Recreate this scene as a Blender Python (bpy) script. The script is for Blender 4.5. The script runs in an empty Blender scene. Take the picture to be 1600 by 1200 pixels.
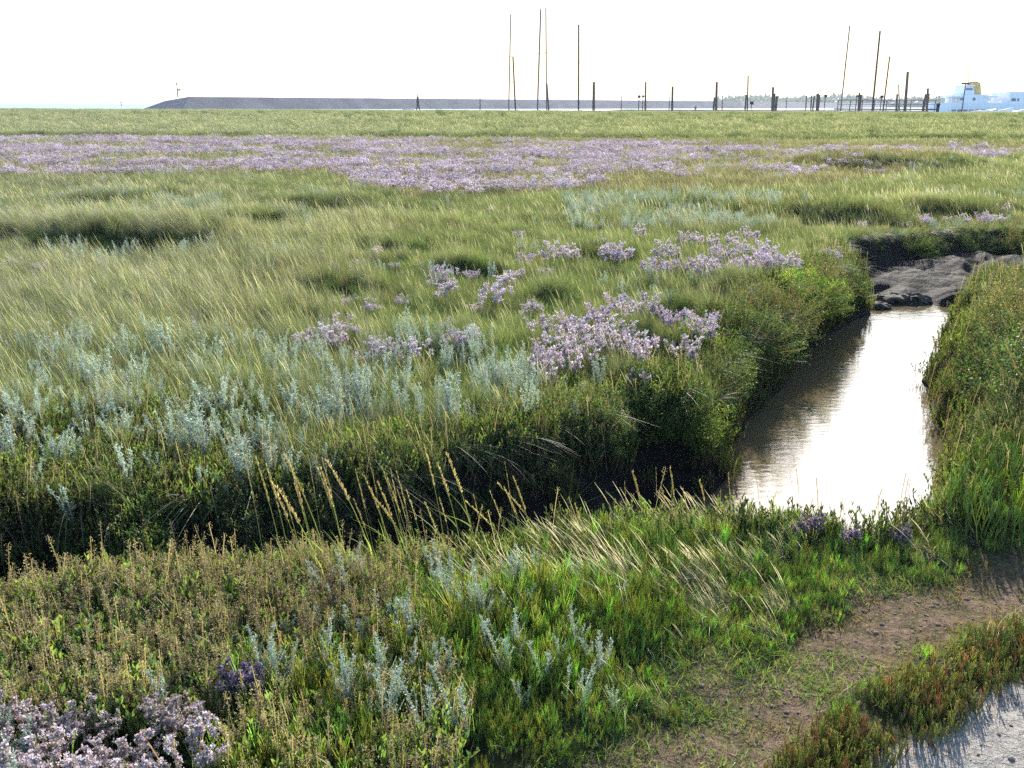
import bpy, math
import numpy as np
from mathutils import Matrix, Vector
R = math.radians
rng = np.random.default_rng(7)
SC = bpy.context.scene
C = SC.collection

# ------------------------------------------------------------------ camera, sky, sun, exposure
CAMH = 1.65; F = 1450.0; PITCH = R(16.8); ROLL = R(0.22)
cam_d = bpy.data.cameras.new('camera'); cam = bpy.data.objects.new('camera', cam_d); C.objects.link(cam)
SC.camera = cam
cam_d.sensor_width = 36; cam_d.lens = F/1600*36; cam_d.clip_start = 0.05; cam_d.clip_end = 20000
CM = Matrix.Rotation(math.pi/2-PITCH, 3, 'X') @ Matrix.Rotation(ROLL, 3, 'Z')
cam.matrix_world = Matrix.Translation((0, 0, CAMH)) @ CM.to_4x4()
SUN_EL = R(28); SUN_AZ = R(16)          # azimuth clockwise from +Y (straight ahead)
w = bpy.data.worlds.new('World'); SC.world = w; w.use_nodes = True
nt = w.node_tree; sky = nt.nodes.new('ShaderNodeTexSky'); sky.sky_type = 'NISHITA'; sky.sun_disc = False
sky.sun_elevation = SUN_EL; sky.sun_rotation = SUN_AZ; sky.dust_density = 1.4; sky.air_density = 1.1; sky.ozone_density = 4.0
bg = nt.nodes['Background']; bg.inputs[1].default_value = 0.15
nt.links.new(sky.outputs[0], bg.inputs[0])
sd_ = bpy.data.lights.new('sun', 'SUN'); sun = bpy.data.objects.new('sun', sd_); C.objects.link(sun)
sd_.energy = 5.0; sd_.angle = R(0.6); sd_.color = (1.0, .95, .86)
sv = Vector((math.sin(SUN_AZ)*math.cos(SUN_EL), math.cos(SUN_AZ)*math.cos(SUN_EL), math.sin(SUN_EL)))
sun.rotation_euler = sv.to_track_quat('Z', 'Y').to_euler()
SC.view_settings.view_transform = 'Standard'; SC.view_settings.look = 'None'
SC.view_settings.exposure = 1.58; SC.view_settings.gamma = 1
SC.render.engine = 'CYCLES'
SC.cycles.max_bounces = 6; SC.cycles.diffuse_bounces = 3; SC.cycles.glossy_bounces = 3; SC.cycles.transmission_bounces = 4
SC.cycles.transparent_max_bounces = 6; SC.cycles.volume_bounces = 0; SC.cycles.use_denoising = False
SC.cycles.sample_clamp_indirect = 0.5; SC.cycles.sample_clamp_direct = 0.5

FR = np.array(CM @ Vector((0, 0, -1))); RT = np.array(CM @ Vector((1, 0, 0))); UP = np.array(CM @ Vector((0, 1, 0)))
def ray(px, py):
    d = FR*F + RT*(px-800) - UP*(py-600)
    return d/np.linalg.norm(d)
def G(px, py, z=0.0):                      # ground point seen at a pixel
    d = ray(px, py); t = (z-CAMH)/d[2]
    return np.array([d[0]*t, d[1]*t, z])
def T(px, py, Y):                          # point at depth Y seen at a pixel
    d = ray(px, py); t = Y/d[1]
    return np.array([d[0]*t, Y, CAMH+d[2]*t])

# ------------------------------------------------------------------ noise and terrain
_tab = np.random.default_rng(3).random((256, 256))
def vn(x, y, s=1.0, o=0):
    x = np.asarray(x, float)/s+o*17.3+1000; y = np.asarray(y, float)/s+o*9.1+1000
    xi = np.floor(x).astype(int); yi = np.floor(y).astype(int); fx = x-xi; fy = y-yi
    fx = fx*fx*(3-2*fx); fy = fy*fy*(3-2*fy)
    a = _tab[xi % 256, yi % 256]; b = _tab[(xi+1) % 256, yi % 256]; c = _tab[xi % 256, (yi+1) % 256]; d = _tab[(xi+1) % 256, (yi+1) % 256]
    return (a*(1-fx)+b*fx)*(1-fy)+(c*(1-fx)+d*fx)*fy
def fbm(x, y, s, o=0, n=3):
    v = 0; a = 0.5; t = 0
    for i in range(n):
        v = v+a*vn(x, y, s/2**i, o+i); t += a; a *= .55
    return v/t
def sst(a, b, x): t = np.clip((x-a)/(b-a), 0, 1); return t*t*(3-2*t)

CREEK = np.array([(-9, 3.45), (-4, 3.35), (-1.9, 3.55), (-.9, 3.8), (-.1, 4.3), (.5, 4.75), (1.02, 4.98), (1.16, 5.35), (1.40, 6.2), (1.88, 7.0),
 (2.34, 7.9), (2.94, 8.8), (3.5, 9.7), (3.65, 10.6), (4.1, 11.6), (5.1, 12.3), (7, 12.7), (12, 13.2),
 (12, 9.2), (7, 9.1), (5.6, 9.3), (4.7, 8.9), (4.0, 8.0), (3.65, 7.2), (3.3, 6.3), (2.95, 5.3), (2.45, 4.4), (1.85, 3.6), (1.35, 3.3), (.5, 3.3),
 (-.25, 3.2), (-.9, 3.0), (-1.7, 2.72), (-3, 2.45), (-9, 2.3)])
def sdist(x, y, poly=CREEK):               # signed distance, positive inside
    x = np.asarray(x, float); y = np.asarray(y, float)
    dm = np.full(x.shape, 1e9); ins = np.zeros(x.shape, bool); n = len(poly)
    for i in range(n):
        ax, ay = poly[i]; bx, by = poly[(i+1) % n]; ex, ey = bx-ax, by-ay
        t = np.clip(((x-ax)*ex+(y-ay)*ey)/(ex*ex+ey*ey), 0, 1)
        dm = np.minimum(dm, np.hypot(x-ax-t*ex, y-ay-t*ey))
        c = ((ay > y) != (by > y)); xx = ex*(y-ay)/(ey if ey else 1e-9)+ax
        ins ^= c & (x < xx)
    return np.where(ins, dm, -dm)
WATER = -0.47
MOUNDS = [(*G(px, py)[:2], rx, ry, h) for px, py, rx, ry, h in [(225, 385, 1.15, .75, .26), (60, 378, .55, .5, .2), (1310, 345, .9, .8, .22), (1470, 335, 1.1, .8, .2), (1185, 345, .3, .4, .26),
          (545, 458, .36, .36, .17), (740, 428, .34, .36, .2), (860, 470, .22, .25, .14), (215, 315, .9, .8, .16), (630, 395, .5, .45, .16), (940, 408, .5, .4, .16), (400, 350, .7, .6, .18), (1050, 330, .8, .7, .15), (520, 330, .9, .7, .16), (1385, 262, 2.4, 2.2, .35)]]
BUMPS = [(3.75, 5.15, .5, .26), (4.3, 6.5, .55, .24), (4.9, 7.5, .5, .2), (2.75, 4.0, .3, .12), (.75, 5.25, .3, .12), (1.0, 6.1, .32, .15), (1.5, 7.1, .34, .15), (2.15, 8.1, .36, .14), (2.9, 9.2, .4, .14)]
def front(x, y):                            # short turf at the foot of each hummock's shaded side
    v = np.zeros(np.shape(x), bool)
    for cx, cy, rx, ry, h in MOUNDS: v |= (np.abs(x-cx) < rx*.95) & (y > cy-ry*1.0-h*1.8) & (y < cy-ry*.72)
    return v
def creek_sd(x, y):
    s = sdist(x, y)
    return s+np.where(np.abs(s) < 1.5, (fbm(x, y, .7, 5)-.5)*.34, 0)
# tracks: pixel-free ground outlines of the bare path and the sandy corner
PATHC = np.array([G(x, y)[:2] for x, y in [(780, 1290), (880, 1195), (1040, 1120), (1160, 1035), (1330, 935), (1600, 872), (2200, 835), (2300, 965), (1700, 958), (1480, 1018), (1330, 1085), (1190, 1195), (1120, 1300)]])
SANDC = np.array([G(x, y)[:2] for x, y in [(1300, 1300), (1372, 1200), (1440, 1145), (1530, 1100), (1700, 1065), (2300, 1040), (2300, 1500), (1330, 1500)]])
def height(x, y):
    x = np.asarray(x, float); y = np.asarray(y, float)
    s = creek_sd(x, y)
    land = (fbm(x, y, .9, 1)-.5)*.10+(fbm(x, y, 4, 2)-.5)*.10*sst(3, 9, y)+(vn(x, y, .12, 4)-.5)*.02
    land = land+.10*sst(9, 14, y)*(y < 40)*0
    land = land + sst(45.2, 46.6, y+(fbm(x, y, 9, 8)-.5)*5)*.16 + sst(46, 90, y)*.76
    wx = x+(vn(x, y, .35, 61)-.5)*.3; wy = y+(vn(x, y, .35, 62)-.5)*.3
    for hx, hy, rx, ry, d in MOUNDS:
        land = land+d*(.95 if rx > .8 else .6)*np.exp(-(((wx-hx)/rx)**2+((wy-hy)/ry)**2)**3)
    for bx, by, br, bh in BUMPS: land = land+bh*np.exp(-(((wx-bx)**2+(wy-by)**2)/br**2)**1.6)
    pm = sst(-.12, .1, sdist(x, y, PATHC)) if y.size else 0
    land = land*(1-.6*pm)-.02*pm
    rampx = sst(3.6, 4.6, x)
    fl = -.62+.12*sst(10.2, 12.4, y)*rampx + .28*rampx*sst(9.6, 10.3, y)
    fl = fl+.40*np.exp(-(((x-.3)/.6)**2+((y-4.45)/.42)**2)) + (fbm(x, y, .5, 6)-.5)*.10
    fl = fl+rampx*((fbm(x, y, .45, 66)-.5)*.22+np.abs(vn(x, y, .16, 67)-.5)*.07)
    k = sst(0, .3, s)
    h = land*(1-k)+fl*k
    h = h-sst(100, 112, y)*3.2-sst(112, 300, y)*3
    return h

def tag(o, label=None, cat=None, group=None, kind=None):
    if label: o['label'] = label
    if cat: o['category'] = cat
    if group: o['group'] = group
    if kind: o['kind'] = kind
    return o

# ------------------------------------------------------------------ materials
def newmat(name):
    m = bpy.data.materials.new(name); m.use_nodes = True; n = m.node_tree.nodes
    for x in list(n): n.remove(x)
    return m, n, m.node_tree.links, n.new('ShaderNodeOutputMaterial')
def nd(n, t, **k):
    x = n.new(t)
    for a, b in k.items(): setattr(x, a, b)
    return x
def leafmat(name, transl=.45, tint=(1.25, 1.3, .55), gloss=.06, rough=.4, patch=2.0, var=.5):
    m, n, l, out = newmat(name)
    at = nd(n, 'ShaderNodeAttribute', attribute_name='col'); oi = nd(n, 'ShaderNodeObjectInfo'); ge = nd(n, 'ShaderNodeNewGeometry')
    nz = nd(n, 'ShaderNodeTexNoise'); nz.inputs['Scale'].default_value = 1/patch; nz.inputs['Detail'].default_value = 3
    l.new(ge.outputs['Position'], nz.inputs['Vector'])
    nz2 = nd(n, 'ShaderNodeTexNoise'); nz2.inputs['Scale'].default_value = 9; nz2.inputs['Detail'].default_value = 2
    l.new(ge.outputs['Position'], nz2.inputs['Vector'])
    a = nd(n, 'ShaderNodeMath', operation='MULTIPLY_ADD'); l.new(oi.outputs['Random'], a.inputs[0]); a.inputs[1].default_value = var; a.inputs[2].default_value = 1-var/2
    b = nd(n, 'ShaderNodeMapRange'); l.new(nz.outputs[0], b.inputs[0]); b.inputs[1].default_value = .3; b.inputs[2].default_value = .7; b.inputs[3].default_value = .8; b.inputs[4].default_value = 1.25
    b2 = nd(n, 'ShaderNodeMapRange'); l.new(nz2.outputs[0], b2.inputs[0]); b2.inputs[1].default_value = .3; b2.inputs[2].default_value = .7; b2.inputs[3].default_value = .48; b2.inputs[4].default_value = .52
    c = nd(n, 'ShaderNodeMath', operation='MULTIPLY'); l.new(a.outputs[0], c.inputs[0]); l.new(b.outputs[0], c.inputs[1])
    hs = nd(n, 'ShaderNodeHueSaturation'); l.new(at.outputs['Color'], hs.inputs['Color']); l.new(c.outputs[0], hs.inputs['Value']); l.new(b2.outputs[0], hs.inputs['Hue'])
    df = nd(n, 'ShaderNodeBsdfDiffuse'); l.new(hs.outputs[0], df.inputs[0])
    tm = nd(n, 'ShaderNodeMix', data_type='RGBA', blend_type='MULTIPLY'); tm.inputs[0].default_value = 1; l.new(hs.outputs[0], tm.inputs[6]); tm.inputs[7].default_value = (*tint, 1)
    tr = nd(n, 'ShaderNodeBsdfTranslucent'); l.new(tm.outputs[2], tr.inputs[0])
    mx = nd(n, 'ShaderNodeMixShader'); mx.inputs[0].default_value = transl; l.new(df.outputs[0], mx.inputs[1]); l.new(tr.outputs[0], mx.inputs[2])
    gl = nd(n, 'ShaderNodeBsdfGlossy'); gl.inputs['Roughness'].default_value = rough; gl.inputs[0].default_value = (.9, .9, .9, 1)
    fr = nd(n, 'ShaderNodeLayerWeight'); fr.inputs[0].default_value = .35
    fm = nd(n, 'ShaderNodeMath', operation='MULTIPLY'); l.new(fr.outputs['Facing'], fm.inputs[0]); fm.inputs[1].default_value = gloss*2.2
    fa = nd(n, 'ShaderNodeMath', operation='ADD'); l.new(fm.outputs[0], fa.inputs[0]); fa.inputs[1].default_value = gloss*.4
    m2 = nd(n, 'ShaderNodeMixShader'); l.new(fa.outputs[0], m2.inputs[0]); l.new(mx.outputs[0], m2.inputs[1]); l.new(gl.outputs[0], m2.inputs[2])
    l.new(m2.outputs[0], out.inputs[0])
    return m
M_GRASS = leafmat('grass_blade', .45, (1.2, 1.18, .68), .025, .5)
M_FLESH = leafmat('fleshy_stem', .45, (1.1, 1.25, .5), .03, .4, .8)
M_SILV = leafmat('silver_leaf', .3, (1.0, 1.05, .85), .05, .5, 1.5, .3)
M_FLOR = leafmat('lavender_floret', .4, (1.05, .95, 1.05), .03, .6, 2.5, .35)
M_BUSH = leafmat('bush_leaf', .42, (1.2, 1.35, .55), .018, .5, .6)

def simple(name, col, rough=.6, var=.15, scale=3.0, bump=0.0, metal=0):
    m, n, l, out = newmat(name)
    p = nd(n, 'ShaderNodeBsdfPrincipled'); p.inputs['Roughness'].default_value = rough; p.inputs['Metallic'].default_value = metal; p.inputs['Specular IOR Level'].default_value = .5 if rough < .5 else .08
    tc = nd(n, 'ShaderNodeTexCoord'); nz = nd(n, 'ShaderNodeTexNoise'); nz.inputs['Scale'].default_value = scale; nz.inputs['Detail'].default_value = 6
    l.new(tc.outputs['Object'], nz.inputs['Vector'])
    mr = nd(n, 'ShaderNodeMapRange'); mr.inputs[1].default_value = .3; mr.inputs[2].default_value = .7; mr.inputs[3].default_value = 1-var; mr.inputs[4].default_value = 1+var
    l.new(nz.outputs[0], mr.inputs[0])
    hs = nd(n, 'ShaderNodeHueSaturation'); hs.inputs['Color'].default_value = (*col, 1); l.new(mr.outputs[0], hs.inputs['Value'])
    l.new(hs.outputs[0], p.inputs['Base Color'])
    if bump:
        b = nd(n, 'ShaderNodeBump'); b.inputs['Strength'].default_value = bump; l.new(nz.outputs[0], b.inputs['Height']); l.new(b.outputs[0], p.inputs['Normal'])
    l.new(p.outputs[0], out.inputs[0])
    return m

def ground_mat():
    m, n, l, out = newmat('marsh_ground')
    p = nd(n, 'ShaderNodeBsdfPrincipled'); ge = nd(n, 'ShaderNodeNewGeometry')
    def noise(s, d=6, r=.6):
        x = nd(n, 'ShaderNodeTexNoise'); x.inputs['Scale'].default_value = s; x.inputs['Detail'].default_value = d; x.inputs['Roughness'].default_value = r
        l.new(ge.outputs['Position'], x.inputs['Vector']); return x
    def ramp(src, a, b, ca, cb):
        x = nd(n, 'ShaderNodeValToRGB'); x.color_ramp.elements[0].position = a; x.color_ramp.elements[1].position = b
        x.color_ramp.elements[0].color = (*ca, 1); x.color_ramp.elements[1].color = (*cb, 1); l.new(src, x.inputs[0]); return x
    def mix(f, a, b):
        x = nd(n, 'ShaderNodeMix', data_type='RGBA'); l.new(f, x.inputs[0]); l.new(a, x.inputs[6]); l.new(b, x.inputs[7]); return x.outputs[2]
    def attr(a): x = nd(n, 'ShaderNodeAttribute', attribute_name=a); return x.outputs['Fac']
    n1 = noise(14); n2 = noise(60, 8); n3 = noise(1.3); n4 = noise(150, 4)
    soil = ramp(n1.outputs[0], .35, .7, (.025, .028, .012), (.07, .07, .03))
    path = ramp(n2.outputs[0], .35, .68, (.05, .034, .022), (.22, .15, .10))
    path2 = ramp(n1.outputs[0], .4, .6, (.06, .07, .02), (.20, .14, .10))
    pp = nd(n, 'ShaderNodeMix', data_type='RGBA'); pp.inputs[0].default_value = .4; l.new(path.outputs[0], pp.inputs[6]); l.new(path2.outputs[0], pp.inputs[7])
    sand = ramp(n2.outputs[0], .3, .7, (.24, .215, .18), (.38, .345, .30))
    mud = ramp(n1.outputs[0], .3, .7, (.016, .013, .011), (.042, .036, .030))
    far = ramp(n3.outputs[0], .35, .65, (.12, .12, .04), (.19, .15, .07))
    c = mix(attr('far'), soil.outputs[0], far.outputs[0])
    c = mix(attr('mud'), c, mud.outputs[0])
    c = mix(attr('path'), c, pp.outputs[2])
    c = mix(attr('sand'), c, sand.outputs[0])
    l.new(c, p.inputs['Base Color'])
    rr = nd(n, 'ShaderNodeMapRange'); l.new(attr('mud'), rr.inputs[0]); rr.inputs[3].default_value = .95; rr.inputs[4].default_value = .7
    l.new(rr.outputs[0], p.inputs['Roughness'])
    p.inputs['Specular IOR Level'].default_value = .03
    ad = nd(n, 'ShaderNodeMath', operation='ADD'); l.new(n2.outputs[0], ad.inputs[0]); l.new(n4.outputs[0], ad.inputs[1])
    b = nd(n, 'ShaderNodeBump'); b.inputs['Strength'].default_value = .9; b.inputs['Distance'].default_value = .018; l.new(ad.outputs[0], b.inputs['Height'])
    b2 = nd(n, 'ShaderNodeBump'); b2.inputs['Strength'].default_value = .8; b2.inputs['Distance'].default_value = .06; l.new(n1.outputs[0], b2.inputs['Height']); l.new(b.outputs[0], b2.inputs['Normal'])
    l.new(b2.outputs[0], p.inputs['Normal'])
    l.new(p.outputs[0], out.inputs[0]); return m

def water_mat(name, ripple, dist, col, ior=1.33, rough=.02):
    m, n, l, out = newmat(name)
    p = nd(n, 'ShaderNodeBsdfPrincipled'); p.inputs['Base Color'].default_value = (*col, 1); p.inputs['Roughness'].default_value = rough; p.inputs['IOR'].default_value = ior
    ge = nd(n, 'ShaderNodeNewGeometry'); nz = nd(n, 'ShaderNodeTexNoise'); nz.inputs['Scale'].default_value = ripple; nz.inputs['Detail'].default_value = 3
    mp = nd(n, 'ShaderNodeMapping'); mp.inputs['Scale'].default_value = (1, 2.2, 1); l.new(ge.outputs['Position'], mp.inputs[0]); l.new(mp.outputs[0], nz.inputs['Vector'])
    b = nd(n, 'ShaderNodeBump'); b.inputs['Strength'].default_value = .5; b.inputs['Distance'].default_value = dist; l.new(nz.outputs[0], b.inputs['Height']); l.new(b.outputs[0], p.inputs['Normal'])
    l.new(p.outputs[0], out.inputs[0]); return m

# ------------------------------------------------------------------ mesh building
def mesh_from(name, V, Q, mat, col=None, attrs=None, smooth=False):
    me = bpy.data.meshes.new(name)
    V = np.asarray(V, np.float32); Q = np.asarray(Q, np.int32)
    me.vertices.add(len(V)); me.vertices.foreach_set('co', V.ravel())
    k = Q.shape[1]; me.loops.add(Q.size); me.loops.foreach_set('vertex_index', Q.ravel())
    me.polygons.add(len(Q)); me.polygons.foreach_set('loop_start', np.arange(0, Q.size, k, dtype=np.int32))
    me.polygons.foreach_set('loop_total', np.full(len(Q), k, np.int32))
    if col is not None:
        a = me.attributes.new('col', 'FLOAT_COLOR', 'POINT'); a.data.foreach_set('color', np.c_[col, np.ones(len(col))].astype(np.float32).ravel())
    for nme, v in (attrs or {}).items():
        a = me.attributes.new(nme, 'FLOAT', 'POINT'); a.data.foreach_set('value', np.asarray(v, np.float32))
    me.update(calc_edges=True); me.validate()
    if smooth: me.polygons.foreach_set('use_smooth', np.ones(len(Q), bool))
    for mm in (mat if isinstance(mat, (list, tuple)) else [mat]): me.materials.append(mm)
    return me
def link(name, me, parent=None, loc=(0, 0, 0), coll=None):
    o = bpy.data.objects.new(name, me); (coll or C).objects.link(o); o.location = loc
    if parent: o.parent = parent
    return o

def unit(v): return v/np.maximum(np.linalg.norm(v, axis=-1, keepdims=True), 1e-9)
class PB:                                   # plant builder: ribbons and tubes as quads
    def __init__(s): s.V = []; s.Q = []; s.Cc = []; s.n = 0
    def ribbon(s, pts, side, wd, col):
        N, K = pts.shape[:2]
        off = side[:, None, :]*wd[:, :, None]
        v = np.stack([pts-off, pts+off], 2).reshape(-1, 3)
        if col.ndim == 2: col = np.repeat(col[:, None], K, 1)
        c = np.repeat(col[:, :, None], 2, 2).reshape(-1, 3)
        b = (np.arange(N)*K*2)[:, None]+(np.arange(K-1)*2)[None]
        q = np.stack([b, b+1, b+3, b+2], -1).reshape(-1, 4)+s.n
        s.V.append(v); s.Q.append(q); s.Cc.append(c); s.n += len(v)
    def tube(s, pts, wd, col, k=4):
        N, K = pts.shape[:2]
        d = unit(pts[:, -1]-pts[:, 0]); a = unit(np.cross(d, np.array([.3, .95, .1]))); b_ = np.cross(d, a)
        ang = np.arange(k)*2*np.pi/k
        off = a[:, None]*np.cos(ang)[None, :, None]+b_[:, None]*np.sin(ang)[None, :, None]
        v = (pts[:, :, None]+off[:, None]*wd[:, :, None, None]).reshape(-1, 3)
        if col.ndim == 2: col = np.repeat(col[:, None], K, 1)
        c = np.repeat(col[:, :, None], k, 2).reshape(-1, 3)
        i = np.arange(k); j = (i+1) % k
        b = (np.arange(N)*K*k)[:, None, None]+(np.arange(K-1)*k)[None, :, None]
        q = np.stack([b+i, b+j, b+k+j, b+k+i], -1).reshape(-1, 4)+s.n
        s.V.append(v); s.Q.append(q); s.Cc.append(c); s.n += len(v)
    def leaves(s, base, d, L, W, col, bend=.25):
        N = len(base); side = unit(np.cross(d, unit(rng.normal(size=(N, 3)))))
        nn = np.cross(d, side)*bend
        pts = np.stack([base, base+(d*.5+nn*.3)*L[:, None], base+(d+nn)*L[:, None]], 1)
        s.ribbon(pts, side, np.stack([W*.2, W*.5, W*.08], 1), col)
    def mesh(s, name, mat):
        return mesh_from(name, np.concatenate(s.V), np.concatenate(s.Q), mat, np.concatenate(s.Cc))
def curve(p0, d, L, bend, bdir, K):
    t = np.linspace(0, 1, K)[None, :, None]
    return p0[:, None]+L[:, None, None]*(t*d[:, None]+t*t*bend[:, None, None]*bdir[:, None])
def along(pts, t):                          # pts (M,K,3), t (M,)
    K = pts.shape[1]; f = t*(K-1); i = np.clip(f.astype(int), 0, K-2); u = (f-i)[:, None]; r = np.arange(len(pts))
    return pts[r, i]*(1-u)+pts[r, i+1]*u
def U(a, b, n): return rng.uniform(a, b, n)
def cj(c, n, j=.25, alt=None, p=.0):        # jittered colours, some from an alternative
    c = np.array(c)*np.ones((n, 3)) if np.ndim(c) == 1 else np.array(c)
    if alt is not None: c = np.where((rng.random(n) < p)[:, None], np.array(alt), c)
    return c*U(1-j, 1+j, n)[:, None]*(1+U(-.08, .08, (n, 3)))
def disc(n, r): a = U(0, 2*np.pi, n); q = r*np.sqrt(rng.random(n)); return np.stack([q*np.cos(a), q*np.sin(a), np.zeros(n)], 1)
def dirs(n, spread, wind=(0, 0, 0)):
    a = U(0, 2*np.pi, n); t = np.abs(rng.normal(0, spread, n)); v = np.stack([np.sin(t)*np.cos(a), np.sin(t)*np.sin(a), np.cos(t)], 1)
    return unit(v+np.array(wind))
def hdir(n): a = U(0, 2*np.pi, n); return np.stack([np.cos(a), np.sin(a), np.zeros(n)], 1)

def grass(n, r, h, wd, col, alt=None, p=.2, wind=-.5, spread=.25, bend=.5, K=5, heads=0, headcol=(.4, .33, .18), droop=-.25, b=None):
    b = b or PB(); p0 = disc(n, r); d = dirs(n, spread, (wind*.4, -.02, 0)); L = U(h*.55, h, n)
    bd = unit(hdir(n)*.5+np.array([wind*1.6, -.1, droop])); pts = curve(p0, d, L, U(.2, 1, n)*bend, bd, K)
    t = np.linspace(0, 1, K); prof = np.clip(1.05-t**1.6, .06, 1)*np.clip(.6+t*2, 0, 1)
    side = unit(np.cross(d, unit(rng.normal(size=(n, 3))*[1, .6, .1])))
    b.ribbon(pts, side, wd*.5*U(.6, 1.3, n)[:, None]*prof[None], cj(col, n, .3, alt, p))
    if heads:
        m = heads; p0 = disc(m, r); d = dirs(m, .12, (wind*.45, 0, 0)); L = U(h*.95, h*1.35, m); bd = unit(np.array([wind*1.8, 0, -.3])*np.ones((m, 3)))
        pts = curve(p0, d, L, U(.25, .55, m)*bend, bd, 8); side = unit(np.cross(d, unit(rng.normal(size=(m, 3)))))
        w8 = np.array([.3, .3, .25, .22, .22, .6, .65, .15])*wd*.9
        cc = np.repeat(cj(col, m, .2)[:, None], 8, 1); cc[:, 5:] = cj(headcol, m, .2)[:, None]
        b.ribbon(pts, side, np.ones((m, 1))*w8[None], cc)
    return b

def glasswort(n, r, h, wd, col, alt, p, nb=10, k=4):
    b = PB(); p0 = disc(n, r); d = dirs(n, .13, (-.05, 0, 0)); L = U(h*.4, h, n)
    pts = curve(p0, d, L, U(0, .15, n), hdir(n), 4); c = cj(col, n, .25, alt, p)
    b.tube(pts, np.ones((n, 1))*wd*.5*np.array([.8, 1, .95, .5])[None], c, k)
    M = n*nb; i = np.repeat(np.arange(n), nb); t = U(.25, .95, M); base = along(pts[i], t)
    d2 = unit(hdir(M)*.42+np.array([0, 0, 1.0])); L2 = L[i]*(1.05-t)*U(.25, .55, M)+h*.05
    p2 = curve(base, d2, L2, np.full(M, .3), np.array([0, 0, 1.])*np.ones((M, 3)), 3)
    b.tube(p2, np.ones((M, 1))*wd*.42*np.array([.9, 1, .45])[None], c[i]*U(.9, 1.7, M)[:, None]*np.array([1.15, 1, 1]), 3)
    return b

def wormwood(ns, h, leaf, r=.03, dens=46, col=(.37, .41, .33), wide=.17):
    b = PB(); p0 = disc(ns, r); d = dirs(ns, .16, (-.06, 0, 0)); L = U(h*.7, h, ns)
    pts = curve(p0, d, L, U(0, .25, ns), unit(hdir(ns)+np.array([-.5, 0, 0])), 6)
    b.ribbon(pts, unit(np.cross(d, hdir(ns)+.01)), np.ones((ns, 1))*.0016*np.array([1, 1, .9, .8, .6, .3])[None], cj(np.array(col)*.7, ns, .1))
    M = ns*14; i = np.repeat(np.arange(ns), 14); t = U(.18, .97, M); base = along(pts[i], t)
    d2 = unit(hdir(M)*.8+np.array([0, 0, .9])); L2 = h*(.05+wide*(1-t))*U(.6, 1.1, M)
    p2 = curve(base, d2, L2, np.full(M, .35), np.array([0, 0, 1.])*np.ones((M, 3)), 4)
    b.ribbon(p2, unit(np.cross(d2, unit(rng.normal(size=(M, 3))))), np.ones((M, 1))*.0009*np.ones((1, 4)), cj(np.array(col)*.8, M, .1))
    Q = int(M*dens/14*1.0); j = rng.integers(0, M, Q); bs = along(p2[j], U(.1, 1, Q)); dd = unit(rng.normal(size=(Q, 3))*.7+np.array([0, 0, .55]))
    b.leaves(bs, dd, U(.7, 1.5, Q)*leaf, U(.28, .5, Q)*leaf, cj(col, Q, .22))
    Q = int(ns*dens*1.6); j = rng.integers(0, ns, Q); bs = along(pts[j], U(.1, 1, Q)); dd = unit(rng.normal(size=(Q, 3))*.7+np.array([0, 0, .4]))
    b.leaves(bs, dd, U(.8, 1.8, Q)*leaf, U(.28, .5, Q)*leaf, cj(col, Q, .22))
    return b

def lavender(ns, R_, h, fl, nf, col, alt=(.30, .24, .17), p=.2, green=(.10, .15, .05), leafy=10):
    """stems spreading from a leafy base; returns (stem builder, floret builder)"""
    b = PB(); f = PB(); p0 = disc(ns, R_*.35); rad = p0/np.maximum(np.linalg.norm(p0, axis=1, keepdims=True), 1e-6)
    d = unit(p0*(.75/(R_*.35))*(R_/h)+np.array([-.08, 0, 1.0])+rng.normal(size=(ns, 3))*.08); L = U(h*.66, h*1.04, ns)
    pts = curve(p0, d, L, U(0, .15, ns), hdir(ns), 4)
    b.ribbon(pts, unit(np.cross(d, unit(rng.normal(size=(ns, 3))))), np.ones((ns, 1))*.0016*np.ones((1, 4)), cj(green, ns, .2, (.22, .15, .09), .4))
    nb = 7; M = ns*nb; i = np.repeat(np.arange(ns), nb); base = along(pts[i], U(.66, .97, M)); d2 = unit(hdir(M)+np.array([0, 0, .75])); L2 = U(.45, 1, M)*R_*.30
    p2 = curve(base, d2, L2, np.full(M, .25), np.array([0, 0, -.3])*np.ones((M, 3)), 4)
    b.ribbon(p2, unit(np.cross(d2, unit(rng.normal(size=(M, 3))))), np.ones((M, 1))*.001*np.ones((1, 4)), cj((.2, .15, .10), M, .2))
    if leafy:
        bs = disc(leafy, R_*.3); dd = unit(hdir(leafy)*.8+np.array([0, 0, .6])); b.leaves(bs, dd, U(.5, .9, leafy)*h*.5, U(.06, .1, leafy)*h, cj((.07, .13, .04), leafy, .2))
    Q = nf; j = rng.integers(0, M, Q); bs = along(p2[j], np.where(rng.random(Q) < .7, np.round(U(.3, 1, Q)*3)/3, U(.25, 1, Q)))+np.array([0, 0, fl*.5])+rng.normal(size=(Q, 3))*fl*.4
    dd = unit(rng.normal(size=(Q, 3))*.7+np.array([0, 0, .6])); c = cj(col, Q, .3, alt, p)
    f.leaves(bs, dd, U(.7, 1.3, Q)*fl, U(.6, 1.1, Q)*fl, c, .6)
    return b, f

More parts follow.
